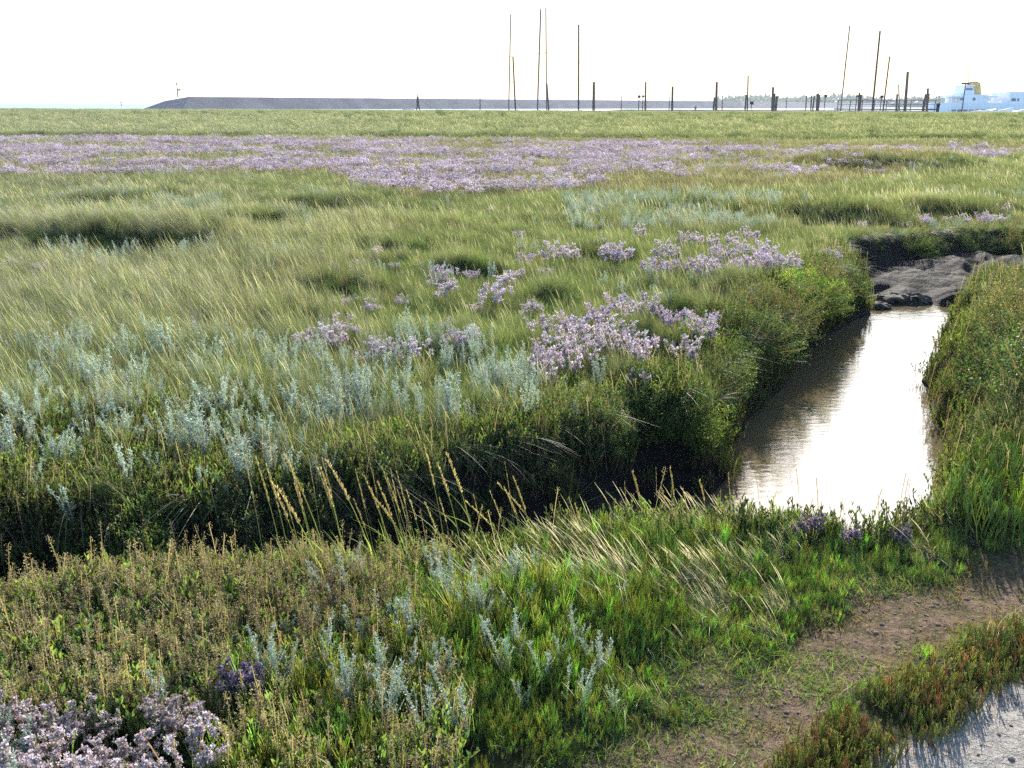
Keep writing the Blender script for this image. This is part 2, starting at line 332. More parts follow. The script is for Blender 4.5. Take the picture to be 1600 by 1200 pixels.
def purslane(n, r, h, leaf, col=(.10, .17, .06), seed=(.19, .14, .105), spikes=10, nl=9, alt=(.17, .20, .05)):
    b = PB(); p0 = disc(n, r); d = dirs(n, .25, (-.05, 0, 0)); L = U(h*.5, h*.85, n); pts = curve(p0, d, L, U(0, .3, n), hdir(n), 4)
    b.ribbon(pts, unit(np.cross(d, unit(rng.normal(size=(n, 3))))), np.ones((n, 1))*.0014*np.ones((1, 4)), cj((.14, .10, .06), n, .2))
    M = n*nl; i = np.repeat(np.arange(n), nl); bs = along(pts[i], U(.2, 1, M)); dd = unit(hdir(M)*.5+np.array([0, 0, 1.]))
    b.leaves(bs, dd, U(.6, 1.15, M)*leaf, U(.28, .42, M)*leaf, cj(col, M, .3, alt, .25))
    if spikes:
        m = spikes; p0 = disc(m, r); d = dirs(m, .10, (-.05, 0, 0)); L = U(h*.75, h*1.4, m); pts = curve(p0, d, L, U(0, .15, m), hdir(m), 5)
        b.ribbon(pts, unit(np.cross(d, unit(rng.normal(size=(m, 3))))), np.ones((m, 1))*.0012*np.ones((1, 5)), cj(seed, m, .2))
        Q = m*42; j = rng.integers(0, m, Q); tt = 1-np.abs(rng.normal(0, .22, Q)); tt = np.clip(tt, .3, 1); bs = along(pts[j], tt)+rng.normal(size=(Q, 3))*[.006, .006, .004]*((1.15-tt)[:, None]+.25)*1.6
        b.leaves(bs, unit(rng.normal(size=(Q, 3))), U(.8, 1.5, Q)*leaf*.14, U(.6, 1.1, Q)*leaf*.15, cj(seed, Q, .3, (.25, .2, .14), .3), .5)
    return b

def bushmesh(nsp, rad, leaf, col, alt, p, seed=None, npl=50, zs=.8):
    """rounded, hanging shrub of small oval leaves (returns wood, leaves, seeds builders)"""
    wd = PB(); lf = PB(); sdb = PB()
    u = U(-.25, 1, nsp); a = U(0, 2*np.pi, nsp); sh = np.sqrt(1-u*u)
    out = np.stack([sh*np.cos(a), sh*np.sin(a), u*zs], 1); lump = 1+.22*np.sin(a*3+1)*sh+.16*np.sin(a*5+u*4)+U(-.1, .12, nsp)
    tip = out*rad*lump[:, None]; st = tip*U(.25, .5, nsp)[:, None]*[1, 1, .6]
    d = unit(tip-st); L = np.linalg.norm(tip-st, axis=1); pts = curve(st, d, L, np.full(nsp, .18), np.array([0, 0, 1.])*np.ones((nsp, 3)), 5)
    wd.ribbon(pts, unit(np.cross(d, unit(rng.normal(size=(nsp, 3))))), np.ones((nsp, 1))*.0018*np.ones((1, 5)), cj((.12, .09, .05), nsp, .2))
    M = nsp*npl; i = np.repeat(np.arange(nsp), npl); t = np.where(rng.random(M) < .35, U(.05, 1, M), 1-U(0, 1, M)**1.6*.45); bs = along(pts[i], t)+rng.normal(size=(M, 3))*leaf*1.5*[1, 1, .8]
    dd = unit(d[i]*.25+rng.normal(size=(M, 3))*.7+np.array([0, 0, .6])); cs = cj(col, nsp, .3, alt, p)[i]
    lf.leaves(bs, dd, U(.6, 1.2, M)*leaf, U(.3, .5, M)*leaf, cs*U(.75, 1.25, M)[:, None])
    if seed is not None:
        top = np.where(u > .25)[0]; m = len(top); Q = m*12; j = top[rng.integers(0, m, Q)]; bs = pts[j, -1]+np.array([0, 0, 1.])*U(0, leaf*3, Q)[:, None]+rng.normal(size=(Q, 3))*leaf*.25
        sdb.leaves(bs, unit(rng.normal(size=(Q, 3))), U(.2, .4, Q)*leaf, U(.2, .35, Q)*leaf, cj(seed, Q, .3), .5)
    return wd, lf, sdb

# ------------------------------------------------------------------ the ground sheet and the waters
ys = np.concatenate([np.arange(-5, 1, .25), np.arange(1, 13.6, .03), 13.6*np.exp(np.arange(0, 1, .0028)*math.log(130/13.6)), [140, 170, 210, 300, 600, 1500, 4000]])
us = np.sort(np.concatenate([np.linspace(-.85, .85, 430), np.linspace(-2.6, -.86, 60), np.linspace(.86, 2.6, 60)]))
YY, UU = np.meshgrid(ys, us, indexing='ij'); XX = UU*(np.maximum(YY, 0)+2.6)
X_, Y_ = XX.ravel(), YY.ravel(); H_ = height(X_, Y_)
nr, nc = XX.shape; idx = np.arange(nr*nc).reshape(nr, nc)
Q_ = np.stack([idx[:-1, :-1], idx[:-1, 1:], idx[1:, 1:], idx[1:, :-1]], -1).reshape(-1, 4)
s_ = creek_sd(X_, Y_); pn = (fbm(X_, Y_, .25, 9)-.5)
at_path = sst(-.06, .06, sdist(X_, Y_, PATHC)+pn*.3); at_sand = sst(-.02, .04, sdist(X_, Y_, SANDC)+pn*.16)
at_mud = sst(-.02, .08, s_); at_far = sst(12, 24, Y_)
ground = link('marsh_ground', mesh_from('marsh_ground', np.c_[X_, Y_, H_], Q_, ground_mat(), attrs={'path': at_path, 'sand': at_sand, 'mud': at_mud, 'far': at_far}, smooth=True))
tag(ground, kind='structure')
def sheet(name, x0, x1, y0, y1, z, mat, nx=1, ny=1):
    gx = np.linspace(x0, x1, nx+1); gy = np.linspace(y0, y1, ny+1); A, B = np.meshgrid(gx, gy); i = np.arange(A.size).reshape(A.shape)
    q = np.stack([i[:-1, :-1], i[:-1, 1:], i[1:, 1:], i[1:, :-1]], -1).reshape(-1, 4)
    return tag(link(name, mesh_from(name, np.c_[A.ravel(), B.ravel(), np.full(A.size, z)], q, mat)), kind='structure')
sheet('creek_water', -9.5, 12.5, 1.9, 13.6, WATER, water_mat('creek_water', 9, .004, (.09, .07, .038), 1.5))
sheet('sea_water', -9000, 9000, 125, 15000, -1.0, water_mat('sea_water', 1.2, .05, (.20, .30, .34), 1.12, .5))

# ------------------------------------------------------------------ scattered ground cover (uncountable)
def templates(name, meshes):
    col = bpy.data.collections.new(name)
    for i, me in enumerate(meshes): link('%s_%02d' % (name, i), me, coll=col)
    return col
def scatter(name, col, P, rot, scl, idx, label=None, cat=None):
    me = bpy.data.meshes.new(name); me.vertices.add(len(P)); me.vertices.foreach_set('co', P.astype(np.float32).ravel())
    a = me.attributes.new('rot', 'FLOAT_VECTOR', 'POINT'); a.data.foreach_set('vector', rot.astype(np.float32).ravel())
    a = me.attributes.new('scl', 'FLOAT_VECTOR', 'POINT'); a.data.foreach_set('vector', scl.astype(np.float32).ravel())
    a = me.attributes.new('idx', 'INT', 'POINT'); a.data.foreach_set('value', idx.astype(np.int32))
    o = link(name, me)
    ng = bpy.data.node_groups.new(name, 'GeometryNodeTree')
    ng.interface.new_socket('Geometry', in_out='INPUT', socket_type='NodeSocketGeometry'); ng.interface.new_socket('Geometry', in_out='OUTPUT', socket_type='NodeSocketGeometry')
    N = ng.nodes; L = ng.links; gi = N.new('NodeGroupInput'); go = N.new('NodeGroupOutput')
    ci = N.new('GeometryNodeCollectionInfo'); ci.inputs[0].default_value = col; ci.inputs[1].default_value = True; ci.inputs[2].default_value = True
    ip = N.new('GeometryNodeInstanceOnPoints'); ip.inputs['Pick Instance'].default_value = True
    L.new(gi.outputs[0], ip.inputs['Points']); L.new(ci.outputs[0], ip.inputs['Instance'])
    for nm, dt, so in (('rot', 'FLOAT_VECTOR', 'Rotation'), ('scl', 'FLOAT_VECTOR', 'Scale'), ('idx', 'INT', 'Instance Index')):
        na = N.new('GeometryNodeInputNamedAttribute'); na.data_type = dt; na.inputs[0].default_value = nm
        L.new(na.outputs[0], ip.inputs[so])
    L.new(ip.outputs[0], go.inputs[0])
    md = o.modifiers.new('scatter', 'NODES'); md.node_group = ng
    tag(o, label, cat, kind='stuff')
    print('scatter', name, len(P)); return o
def cand(y0, y1, dens, mx=.64, pad=.9):     # candidate points in the camera's wedge
    n = int(dens*((y1**2-y0**2)*mx+2*pad*(y1-y0)))
    y = np.sqrt(rng.random(n)*(y1*y1-y0*y0)+y0*y0) if y0 > 0 else U(y0, y1, n)
    x = U(-1, 1, n)*(mx*y+pad); return x, y
def yaw(n, a=math.pi): return np.stack([np.zeros(n), np.zeros(n), U(-a, a, n)], 1)
def px_of(x, y, z=0.0):
    v = np.stack([x, y, np.zeros_like(x)+z-CAMH], 1); d = v@FR; return 800+F*(v@RT)/d, 600-F*(v@UP)/d
def put(name, col, x, y, nt_, smin, smax, a=math.pi, label=None, cat=None, idx=None, tall=(0.85, 1.2), sink=.01, keepz=None, smul=None):
    z = height(x, y)-sink
    n = len(x); s = U(smin, smax, n)
    if smul is not None: s = s*smul
    scl = np.stack([s, s, s*U(*tall, n)], 1); tl = rng.normal(0, .07, (n, 2)); r = yaw(n, a); r[:, :2] = tl
    return scatter(name, col, np.c_[x, y, z], r, scl, rng.integers(0, nt_, n) if idx is None else idx, label, cat)

CG = (.108, .14, .056); CY = (.155, .17, .09); CS = (.185, .185, .115); CO = (.11, .11, .06); CB = (.045, .085, .025); CW = (.29, .27, .2)
def near_far(x, y):
    s = creek_sd(x, y); return s
side_far = lambda x, y: (y > np.interp(x, [-9, -1.7, -.9, -.25, .5, 1.35, 1.85, 2.45, 2.95, 3.65, 4.7, 5.6, 12], [2.9, 3.1, 3.4, 3.8, 4.0, 4.2, 5, 5.9, 6.9, 8.3, 9.8, 10.7, 11]))

# mid-distance grasses
g_mid = [grass(110, .07, .24, .0022, CG, CY, .4, wind=-.12, spread=.36, heads=2, headcol=CW).mesh('t', M_GRASS), grass(110, .07, .21, .0024, CO, CG, .45, wind=-.1, spread=.45).mesh('t', M_GRASS),
         grass(110, .07, .24, .0022, CY, CS, .25, wind=-.15, spread=.36, heads=4, headcol=CW).mesh('t', M_GRASS), grass(110, .065, .25, .0017, CS, CY, .6, wind=-.42, bend=.6, spread=.36, heads=5, headcol=CW).mesh('t', M_GRASS),
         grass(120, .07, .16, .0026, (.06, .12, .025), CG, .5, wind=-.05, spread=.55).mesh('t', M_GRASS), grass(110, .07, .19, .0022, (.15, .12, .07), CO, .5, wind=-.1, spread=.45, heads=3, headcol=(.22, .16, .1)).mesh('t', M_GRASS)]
T_MID = templates('grass_clump', g_mid)
def gidx(x, y):
    """pick the grass kind by place: patches plus trends seen across the marsh"""
    a = fbm(x, y, 1.6, 21); b = fbm(x, y, 2.3, 33); r = rng.random(len(x)); px, py = px_of(x, y)
    i = np.where(a > .56, 2, np.where(a < .42, 0, 1)); i = np.where((b > .58) & (r < .7), 0, i); i = np.where((b < .4) & (r < .45), 5, i)
    r2 = rng.random(len(x)); i = np.where(r2 < .3, rng.choice([0, 1, 2, 4], len(x)), i); left = (px+(fbm(x, y, 1.2, 60)-.5)*500 < 480) & (py > 310) & (py < 560); i = np.where(left & (r < .42), 3, i); i = np.where((px < 700) & (r > .9), 3, i)
    i = np.where((px > 600) & (py > 350) & (r > .7), 4, i); return i
x, y = cand(3.3, 13.5, 150); s = creek_sd(x, y); hz = height(x, y)
k = (s < .02) & side_far(x, y) & (hz > -.13)
px, py = px_of(x, y); worm = (py > 530) & (px < 900) & (fbm(x, y, .6, 12) > .47) & (y < 6.2)
k &= ~(worm & (rng.random(len(x)) < .4)); k &= ~((py > 670) & (px < 450) & (rng.random(len(x)) < .85))
x, y = x[k], y[k]; px, py = px_of(x, y)
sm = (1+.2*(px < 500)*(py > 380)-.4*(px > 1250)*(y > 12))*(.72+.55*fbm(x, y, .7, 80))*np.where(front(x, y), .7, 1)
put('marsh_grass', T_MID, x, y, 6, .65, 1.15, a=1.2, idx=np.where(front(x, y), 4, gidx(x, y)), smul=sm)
# right-hand bank grasses
x, y = cand(3.0, 10, 130); s = creek_sd(x, y); k = (s < .0) & (~side_far(x, y)) & (y > np.interp(x, [0, 1.5, 2.2, 3], [99, 99, 3.2, 3.3])) & (x > 1.9) & ((s < -.75) | (rng.random(len(x)) < .35))
x, y = x[k], y[k]; put('bank_grass', T_MID, x, y, 6, .7, 1.1, a=.6, idx=rng.choice([0, 1, 2, 5, 4], len(x), p=[.2, .3, .15, .25, .1]))

# farther grasses: wider clumps
g_far = [grass(130, .17, .24, .0052, CG, CY, .4, K=4, wind=-.25, spread=.35).mesh('t', M_GRASS), grass(130, .17, .22, .0052, CO, CG, .4, K=4, wind=-.25, spread=.4).mesh('t', M_GRASS), grass(130, .17, .24, .005, CY, CG, .35, K=4, heads=4, headcol=CW, wind=-.2, spread=.35).mesh('t', M_GRASS),
         grass(120, .17, .25, .0048, CS, CY, .5, wind=-.4, bend=.6, K=4, heads=5, headcol=CW).mesh('t', M_GRASS), grass(90, .17, .26, .007, CB, CG, .5, K=4, wind=-.2, spread=.5).mesh('t', M_GRASS),
         grass(90, .17, .20, .007, (.13, .125, .075), (.115, .125, .06), .4, K=4, wind=-.2, spread=.4, heads=6, headcol=(.20, .165, .12)).mesh('t', M_GRASS)]
T_FAR = templates('distant_grass_clump', g_far)
def purple_mask(x, y):
    px, py = px_of(x, y, .1); n = fbm(x/1.2, y, 1.1, 44); n2 = fbm(x/1.8, y, 3.4, 47)
    top = np.interp(px, [0, 700, 1600], [212, 216, 222]); bot = np.interp(px, [0, 300, 500, 640, 1250, 1600], [282, 278, 272, 312, 300, 245])
    m = sst(0, 6, py-top)*sst(0, 12, bot-py)*np.interp(px, [0, 500, 900, 1200, 1600], [.95, .9, .7, .5, .25])
    return m, n*.6+n2*.4
def far_idx(x, y):
    a = fbm(x/2, y, 3.2, 21); b = fbm(x/2, y, 5, 33); r = rng.random(len(x)); px, py = px_of(x, y)
    i = np.where(a > .55, 2, np.where(a < .42, 0, 1)); i = np.where((b > .58) & (r < .7), 0, i)
    r2 = rng.random(len(x)); i = np.where(r2 < .35, rng.choice([0, 1, 2, 3], len(x)), i); m, n = purple_mask(x, y); i = np.where((m > .1) & (r < .85), 5, i); i = np.where((m > .1) & (px < 500) & (r < .3), 1, i)
    i = np.where((y > 46), np.where(r < .5, 2, np.where(r < .93, 0, 3)), i); return i
x, y = cand(13, 27, 42); k = (creek_sd(x, y) < .02) & (height(x, y) > -.14); x, y = x[k], y[k]; put('distant_marsh_grass', T_FAR, x, y, 6, .7, 1.1, a=.6, idx=far_idx(x, y))
x, y = cand(27, 47, 17); put('tawny_marsh_grass', T_FAR, x, y, 6, .9, 1.5, a=.6, idx=far_idx(x, y), tall=(.6, .9))
x, y = cand(46, 101, 12); i = far_idx(x, y); k = rng.random(len(x)) < 1; sh = 1-.5*sst(60, 84, y); put('embankment_grass', T_FAR, x, y, 6, 1.3, 2.4, a=.6, idx=i, tall=(.4, .7), smul=sh)
x, y = cand(46, 80, .14); put('embankment_tussock', T_FAR, x, y, 6, 1.0, 2.2, a=.6, idx=np.full(len(x), 4), tall=(.9, 1.4))

# purple flower field
def fieldlav(c, seed_, n=150):
    a, b = lavender(9, .26, .26, .02, n, c, alt=(.36, .28, .22), p=.2, leafy=0)
    return b.mesh('t', M_FLOR)
PUR = (.31, .275, .32); PUR2 = (.39, .355, .385); PUR3 = (.24, .21, .265)
T_FL = templates('purple_flower_patch', [fieldlav(PUR, 0), fieldlav(PUR2, 1), fieldlav(PUR3, 2)])
x, y = cand(16, 46.5, 22); m, n = purple_mask(x, y); k = (n+rng.random(len(x))*.2 > .825-.19*m) & (m > .02); x, y = x[k], y[k]
put('purple_flower_field', T_FL, x, y, 3, .8, 1.5, tall=(.55, .85), label=None)

# silvery wormwood mass on the far bank
T_W = templates('wormwood_clump', [wormwood(4, .26, .008, .05, 60).mesh('t', M_SILV), wormwood(3, .23, .008, .05, 60, (.31, .37, .28)).mesh('t', M_SILV), wormwood(5, .28, .0075, .07, 60, (.35, .40, .31)).mesh('t', M_SILV)])
x, y = cand(3.5, 30, 75); s = creek_sd(x, y); px, py = px_of(x, y, .12); n = fbm(x, y, .8, 12)
dn = .95*sst(500, 570, py)*sst(980, 780, px)*np.clip(sst(715, 675, py+(px > 380)*20), 0, 1)+.55*sst(470, 560, py)*(px < 520)*sst(0, 200, px+60)
dn = np.maximum(dn, .30*(py > 380)); dn = np.maximum(dn, .18)
dn = np.maximum(dn, .7*((np.abs(py-330) < 26) & (px > 880) & (px < 1220))); dn = np.maximum(dn, .5*((np.abs(py-322) < 20) & (px > 60) & (px < 350)))
k = (s < .03) & side_far(x, y) & (n+rng.random(len(x))*.22 > 1.0-dn*.60) & (height(x, y) > -.1); x, y = x[k], y[k]
put('silver_wormwood_mass', T_W, x, y, 3, .5, 1.05)

# leafy cover on the creek slopes
T_P = templates('slope_shrub', [purslane(18, .07, .17, .016, (.045, .075, .03), spikes=0, nl=14, alt=(.09, .11, .035)).mesh('t', M_BUSH), purslane(18, .07, .17, .016, (.065, .08, .035), spikes=1, nl=14, alt=(.11, .12, .045)).mesh('t', M_BUSH), purslane(16, .07, .18, .018, (.11, .16, .04), spikes=0, nl=12).mesh('t', M_BUSH)])
x, y = cand(2.6, 11, 330, pad=1.5); s = creek_sd(x, y); hz = height(x, y)
mudz = ((x > -.1) & (x < .95) & (y > 4.1) & (y < 4.75) & (s > .2)) | ((y > 9.9) & (s > .02) & (x > 3.6))
k = (s > -.22) & (s < .27) & ~mudz & (hz > WATER+.02) & ((y > 3.4) | (s > -.05))
x, y = x[k], y[k]; put('bank_shrub_cover', T_P, x, y, 3, .7, 1.3, idx=rng.choice([0, 1, 2], len(x), p=[.5, .38, .12]))
# mixed low shrubs on top of far bank left
x, y = cand(3.4, 5.2, 260); s = creek_sd(x, y); px, py = px_of(x, y); k = side_far(x, y) & (s < -.1) & ((py > 640) & (px < 480) | (py > 600) & (px > 800) | (py > 690)); x, y = x[k], y[k]
put('bank_top_shrub_cover', T_P, x, y, 3, .7, 1.2, idx=rng.choice([0, 1, 2], len(x), p=[.2, .45, .35]))
# grass hanging over the edges
g_h = [grass(26, .04, .30, .004, CB, CG, .4, wind=-1.0, bend=1.3, droop=-1.6, K=6).mesh('t', M_GRASS), grass(26, .04, .26, .004, CO, (.12, .09, .05), .4, wind=-1.0, bend=1.5, droop=-1.8, K=6).mesh('t', M_GRASS)]
T_H = templates('hanging_grass', g_h)
x, y = cand(2.6, 14, 75, pad=1.5); s = creek_sd(x, y); e = .05
gx = (sdist(x+e, y)-sdist(x-e, y)); gy = (sdist(x, y+e)-sdist(x, y-e)); ang = np.arctan2(gy, gx)-math.pi
k = (s > -.12) & (s < .06) & ((y > 3.6) | (x < -.1)) & side_far(x, y); x, y, ang = x[k], y[k], ang[k]; n = len(x); sc = U(.7, 1.2, n)
scatter('hanging_bank_grass', T_H, np.c_[x, y, height(x, y)], np.stack([np.zeros(n), np.zeros(n), ang+rng.normal(0, .5, n)], 1), np.stack([sc]*3, 1), rng.integers(0, 2, n))

# ------------------------------------------------------------------ cover of the near bank
nearside = lambda x, y: ~side_far(x, y)
T_PN = templates('purslane_tuft', [purslane(18, .07, .15, .027, (.14, .21, .075), spikes=5).mesh('t', M_BUSH), purslane(18, .07, .16, .026, (.17, .22, .075), (.22, .16, .115), spikes=8).mesh('t', M_BUSH), purslane(18, .07, .14, .028, (.07, .13, .065), spikes=1).mesh('t', M_BUSH)])
GW = (.17, .28, .06)
T_G = templates('glasswort_tuft', [glasswort(13, .10, .16, .0032, GW, (.22, .27, .05), .25, 12, 3).mesh('t', M_FLESH), glasswort(13, .10, .14, .003, (.12, .23, .06), (.2, .27, .06), .2, 12, 3).mesh('t', M_FLESH),
      glasswort(11, .10, .18, .0034, (.2, .3, .06), (.28, .33, .08), .3, 12, 3).mesh('t', M_FLESH)])
T_R = templates('red_glasswort_tuft', [glasswort(12, .075, .085, .0028, (.19, .205, .06), (.27, .13, .065), .10, 6).mesh('t', M_FLESH), glasswort(12, .075, .075, .0028, (.15, .17, .05), (.22, .15, .06), .2, 6).mesh('t', M_FLESH)])
g_n = [grass(44, .045, .15, .0018, (.14, .23, .06), CY, .3, wind=-.3, bend=.5, K=6).mesh('t', M_GRASS), grass(34, .045, .17, .0016, CW, (.2, .2, .1), .5, wind=-.6, bend=1.0, droop=-1.0, K=7, heads=3, headcol=(.42, .38, .3)).mesh('t', M_GRASS),
       grass(40, .045, .13, .0018, (.17, .21, .08), CS, .4, wind=-.2, spread=.5, bend=.8, K=6).mesh('t', M_GRASS)]
T_GN = templates('fine_grass_tuft', g_n)
g_p = [grass(60, .06, .034, .0026, (.15, .17, .06), (.18, .12, .07), .4, wind=-.1, spread=1.0, bend=.8, K=4).mesh('t', M_GRASS), grass(60, .06, .03, .0026, (.19, .13, .08), (.10, .11, .04), .35, wind=-.1, spread=1.2, bend=.6, K=4).mesh('t', M_GRASS),
       grass(60, .06, .045, .0026, (.11, .18, .04), (.18, .18, .06), .4, wind=-.1, spread=.7, bend=.8, K=4).mesh('t', M_GRASS)]
T_GP = templates('path_stubble', g_p)
x, y = cand(1.1, 3.7, 900, mx=.66, pad=.5); s = creek_sd(x, y); px, py = px_of(x, y, .08)
ns = nearside(x, y) & (s < .08); sp = sdist(x, y, PATHC)+(fbm(x, y, .25, 9)-.5)*.3; ss = sdist(x, y, SANDC)+(fbm(x, y, .25, 9)-.5)*.16
NEARLAV = [(40, 1090), (95, 1100), (160, 1105), (30, 1160), (70, 1135), (105, 1172), (165, 1160), (212, 1150), (250, 1182), (140, 1195), (60, 1195), (195, 1195), (286, 1132), (272, 1080), (304, 1090), (382, 1025), (1212, 792), (1262, 786), (1290, 790), (1362, 795)]
for a_, b_ in NEARLAV:
    g_ = G(a_, b_, .19); r_ = .085 if a_ < 1000 else .04; ns &= ~((np.abs(x-g_[0]) < r_*.9) & (y > g_[1]-r_*1.6) & (y < g_[1]+r_*.8))
for a_, b_ in [(403, 955), (434, 985), (468, 1000), (500, 942), (527, 1012), (567, 938), (598, 1020), (572, 1072), (658, 922), (664, 1006), (724, 1012), (716, 888), (748, 905), (820, 1058), (818, 935)]:
    g_ = G(a_, b_, .24); ns &= ~((np.abs(x-g_[0]) < .03) & (y > g_[1]-.1) & (y < g_[1]+.02))
veg = ns & (sp < -.03) & (ss < -.04); r = rng.random(len(x)); n = fbm(x, y, .3, 51)-.5
below = sdist(x, y, PATHC*1.0) < 0
lower = py > np.interp(px, [900, 1180, 1330, 1500, 1700], [1290, 1195, 1095, 1018, 958])-20  # strip between path and sand
strip = veg & lower & (px > 950)
main = veg & ~strip
fp = main & (px+n*500 < np.interp(py, [800, 900, 1000, 1100, 1200], [520, 560, 480, 380, 300])) & (r < .75)
fg = main & ~fp & (n*260+py > np.interp(px, [0, 350, 600, 900, 1100, 1600], [1150, 1060, 1010, 960, 940, 880])) & (r < .62)
fgr = main & ~fp & ~fg
fp &= ~((py > 1100-(px > 230)*20) & (px < 340) & (rng.random(len(x)) < .75))
put('purslane_cover', T_PN, x[fp & (r < .5)], y[fp & (r < .5)], 3, .68, 1.1, tall=(.8, 1.25))
q = fg; hfac = .28+.72*sst(.0, .6, -sp[q])*(.8+.4*fbm(x[q], y[q], .2, 71)); put('green_glasswort_cover', T_G, x[q], y[q], 3, .7, 1.1, smul=hfac)
q = (fgr & (r < .7)) | (fg & (r < .14)); put('bright_grass_cover', T_GN, x[q], y[q], 3, .6, 1.1, a=1.0, smul=.45+.55*sst(.02, .5, -sp[q]), idx=np.where(vn(x[q], y[q], .25, 3)+rng.random(q.sum())*.3 > .72, 1, np.where(rng.random(q.sum()) < .6, 0, 2)))
q = fgr & (r > .55) & (px > 560); put('mixed_glasswort_cover', T_G, x[q], y[q], 3, .45, .8, smul=.4+.6*sst(.02, .5, -sp[q]))
q = fgr & (r > .6) & (px <= 700); put('mixed_purslane_cover', T_PN, x[q], y[q], 3, .6, 1.0)
q = main & (r > .98); put('dry_grass_cover', T_GN, x[q], y[q], 3, .6, 1.0, a=1.5, idx=np.full(q.sum(), 1))
q = ns & lower & (px > 950) & (sp < .02) & (ss < .03) & (r < .38+.45*(n > 0)); put('red_glasswort_cover', T_R, x[q], y[q], 2, .5, 1.15)
q = ns & (sp > -.3) & (ss < .0) & (r < .06+.8*(vn(x, y, .16, 91)-.35)+.6*sst(.16, -.05, sp)); put('path_stubble_cover', T_GP, x[q], y[q], 3, .5, 1.3, idx=np.where(vn(x[q], y[q], .3, 8) > .5, 2, rng.integers(0, 2, q.sum())))

def pebble(r_):
    k = 8; V = [(0, 0, r_*.5), (0, 0, -r_*.3)]+[(math.cos(i*math.pi/4)*r_*f, math.sin(i*math.pi/4)*r_*f*.8, z) for z, f in ((r_*.25, .8), (-r_*.05, 1)) for i in range(k)]
    Fq = [(2+i, 2+(i+1) % k, 10+(i+1) % k, 10+i) for i in range(k)]+[(0, 2+i, 2+(i+1) % k, 0) for i in range(0)]
    me = bpy.data.meshes.new('t'); me.from_pydata(V, [], [f[::-1] for f in Fq]+[(0, 2+i, 2+(i+1) % k) for i in range(k)]); me.materials.append(simple('pebble', (.12, .09, .07), .9, .4, 20)); return me
x2, y2 = cand(1.9, 3.1, 40); px2, py2 = px_of(x2, y2, .12); q = (px2 > 380) & (px2 < 980) & (py2 > 860) & (py2 < 1060) & (creek_sd(x2, y2) < -.05); put('small_wormwood_cover', T_W, x2[q], y2[q], 3, .45, .8)
T_PB = templates('pebble', [pebble(.005), pebble(.009)])
x, y = cand(1.0, 3.6, 260, mx=.7, pad=.6); ss = sdist(x, y, SANDC); sp = sdist(x, y, PATHC); k = (ss > -.03) | (sp > -.1); x, y = x[k], y[k]
put('pebbles', T_PB, x, y, 2, .3, 1.3, sink=-.001)
T_TW = templates('dead_stem', [grass(5, .05, .09, .0022, (.36, .32, .24), (.16, .11, .07), .4, wind=0, spread=1.6, bend=.3, K=5).mesh('t', M_GRASS)])
x, y = cand(1.0, 3.6, 160, mx=.7, pad=.6); sp = sdist(x, y, PATHC); ss = sdist(x, y, SANDC); k = (sp > -.5) & (ss < .08); x, y = x[k], y[k]
put('dead_plant_litter', T_TW, x, y, 1, .5, 1.2)

# ------------------------------------------------------------------ countable plants
ORD = ['', 'first', 'second', 'third', 'fourth', 'fifth', 'sixth', 'seventh', 'eighth', 'ninth', 'tenth', 'eleventh', 'twelfth', 'thirteenth', 'fourteenth', 'fifteenth', 'sixteenth', 'seventeenth', 'eighteenth', 'nineteenth', 'twentieth']
ORD += ['twenty-'+o for o in ORD[1:10]]+['thirtieth']+['thirty-'+o for o in ORD[1:10]]
def empty(name, loc, rz=0): o = bpy.data.objects.new(name, None); C.objects.link(o); o.location = loc; o.rotation_euler = (0, 0, rz); return o
def dup(o, parent=None):
    c = o.copy(); C.objects.link(c)
    if parent: c.parent = parent
    for ch in list(o.children): dup(ch, c)
    return c
def hz1(x, y): return float(height(np.array([x]), np.array([y]))[0])
def plant(name, parts):
    o = empty(name, (0, 0, 0))
    for nm, b, m in parts: link(nm, b.mesh(nm, m), o)
    return o
def place_row(protos, items, label, cat, group, hfun, smin=.85, smax=1.15, tip=True):
    """items: (px, py of the top). Stand a plant where its top is seen; number them from the left."""
    items = sorted(items, key=lambda t: t[0]); n = len(items)
    for k, it in enumerate(items):
        pr, used, hgt = protos[k % len(protos)]
        o = pr if not used[0] else dup(pr); used[0] = 1
        s = U(smin, smax, 1)[0]*(it[2] if len(it) > 2 else 1)
        P = G(it[0], it[1], hgt*s); P = G(it[0], it[1], hgt*s+hz1(P[0], P[1]))
        for _ in range(20):
            if float(creek_sd(P[:1], P[1:2])[0]) < -.07: break
            if bool(side_far(P[:1], P[1:2])[0]): P = P+np.array([-.08, .03, 0])
            else: P = P+np.array([.01, -.05, 0])
        o.location = (P[0], P[1], hz1(P[0], P[1])-.01)
        o.scale = (s, s, s); o.rotation_euler = (0, 0, U(-.5, .5, 1)[0])
        tag(o, label % ORD[k+1], cat, group)

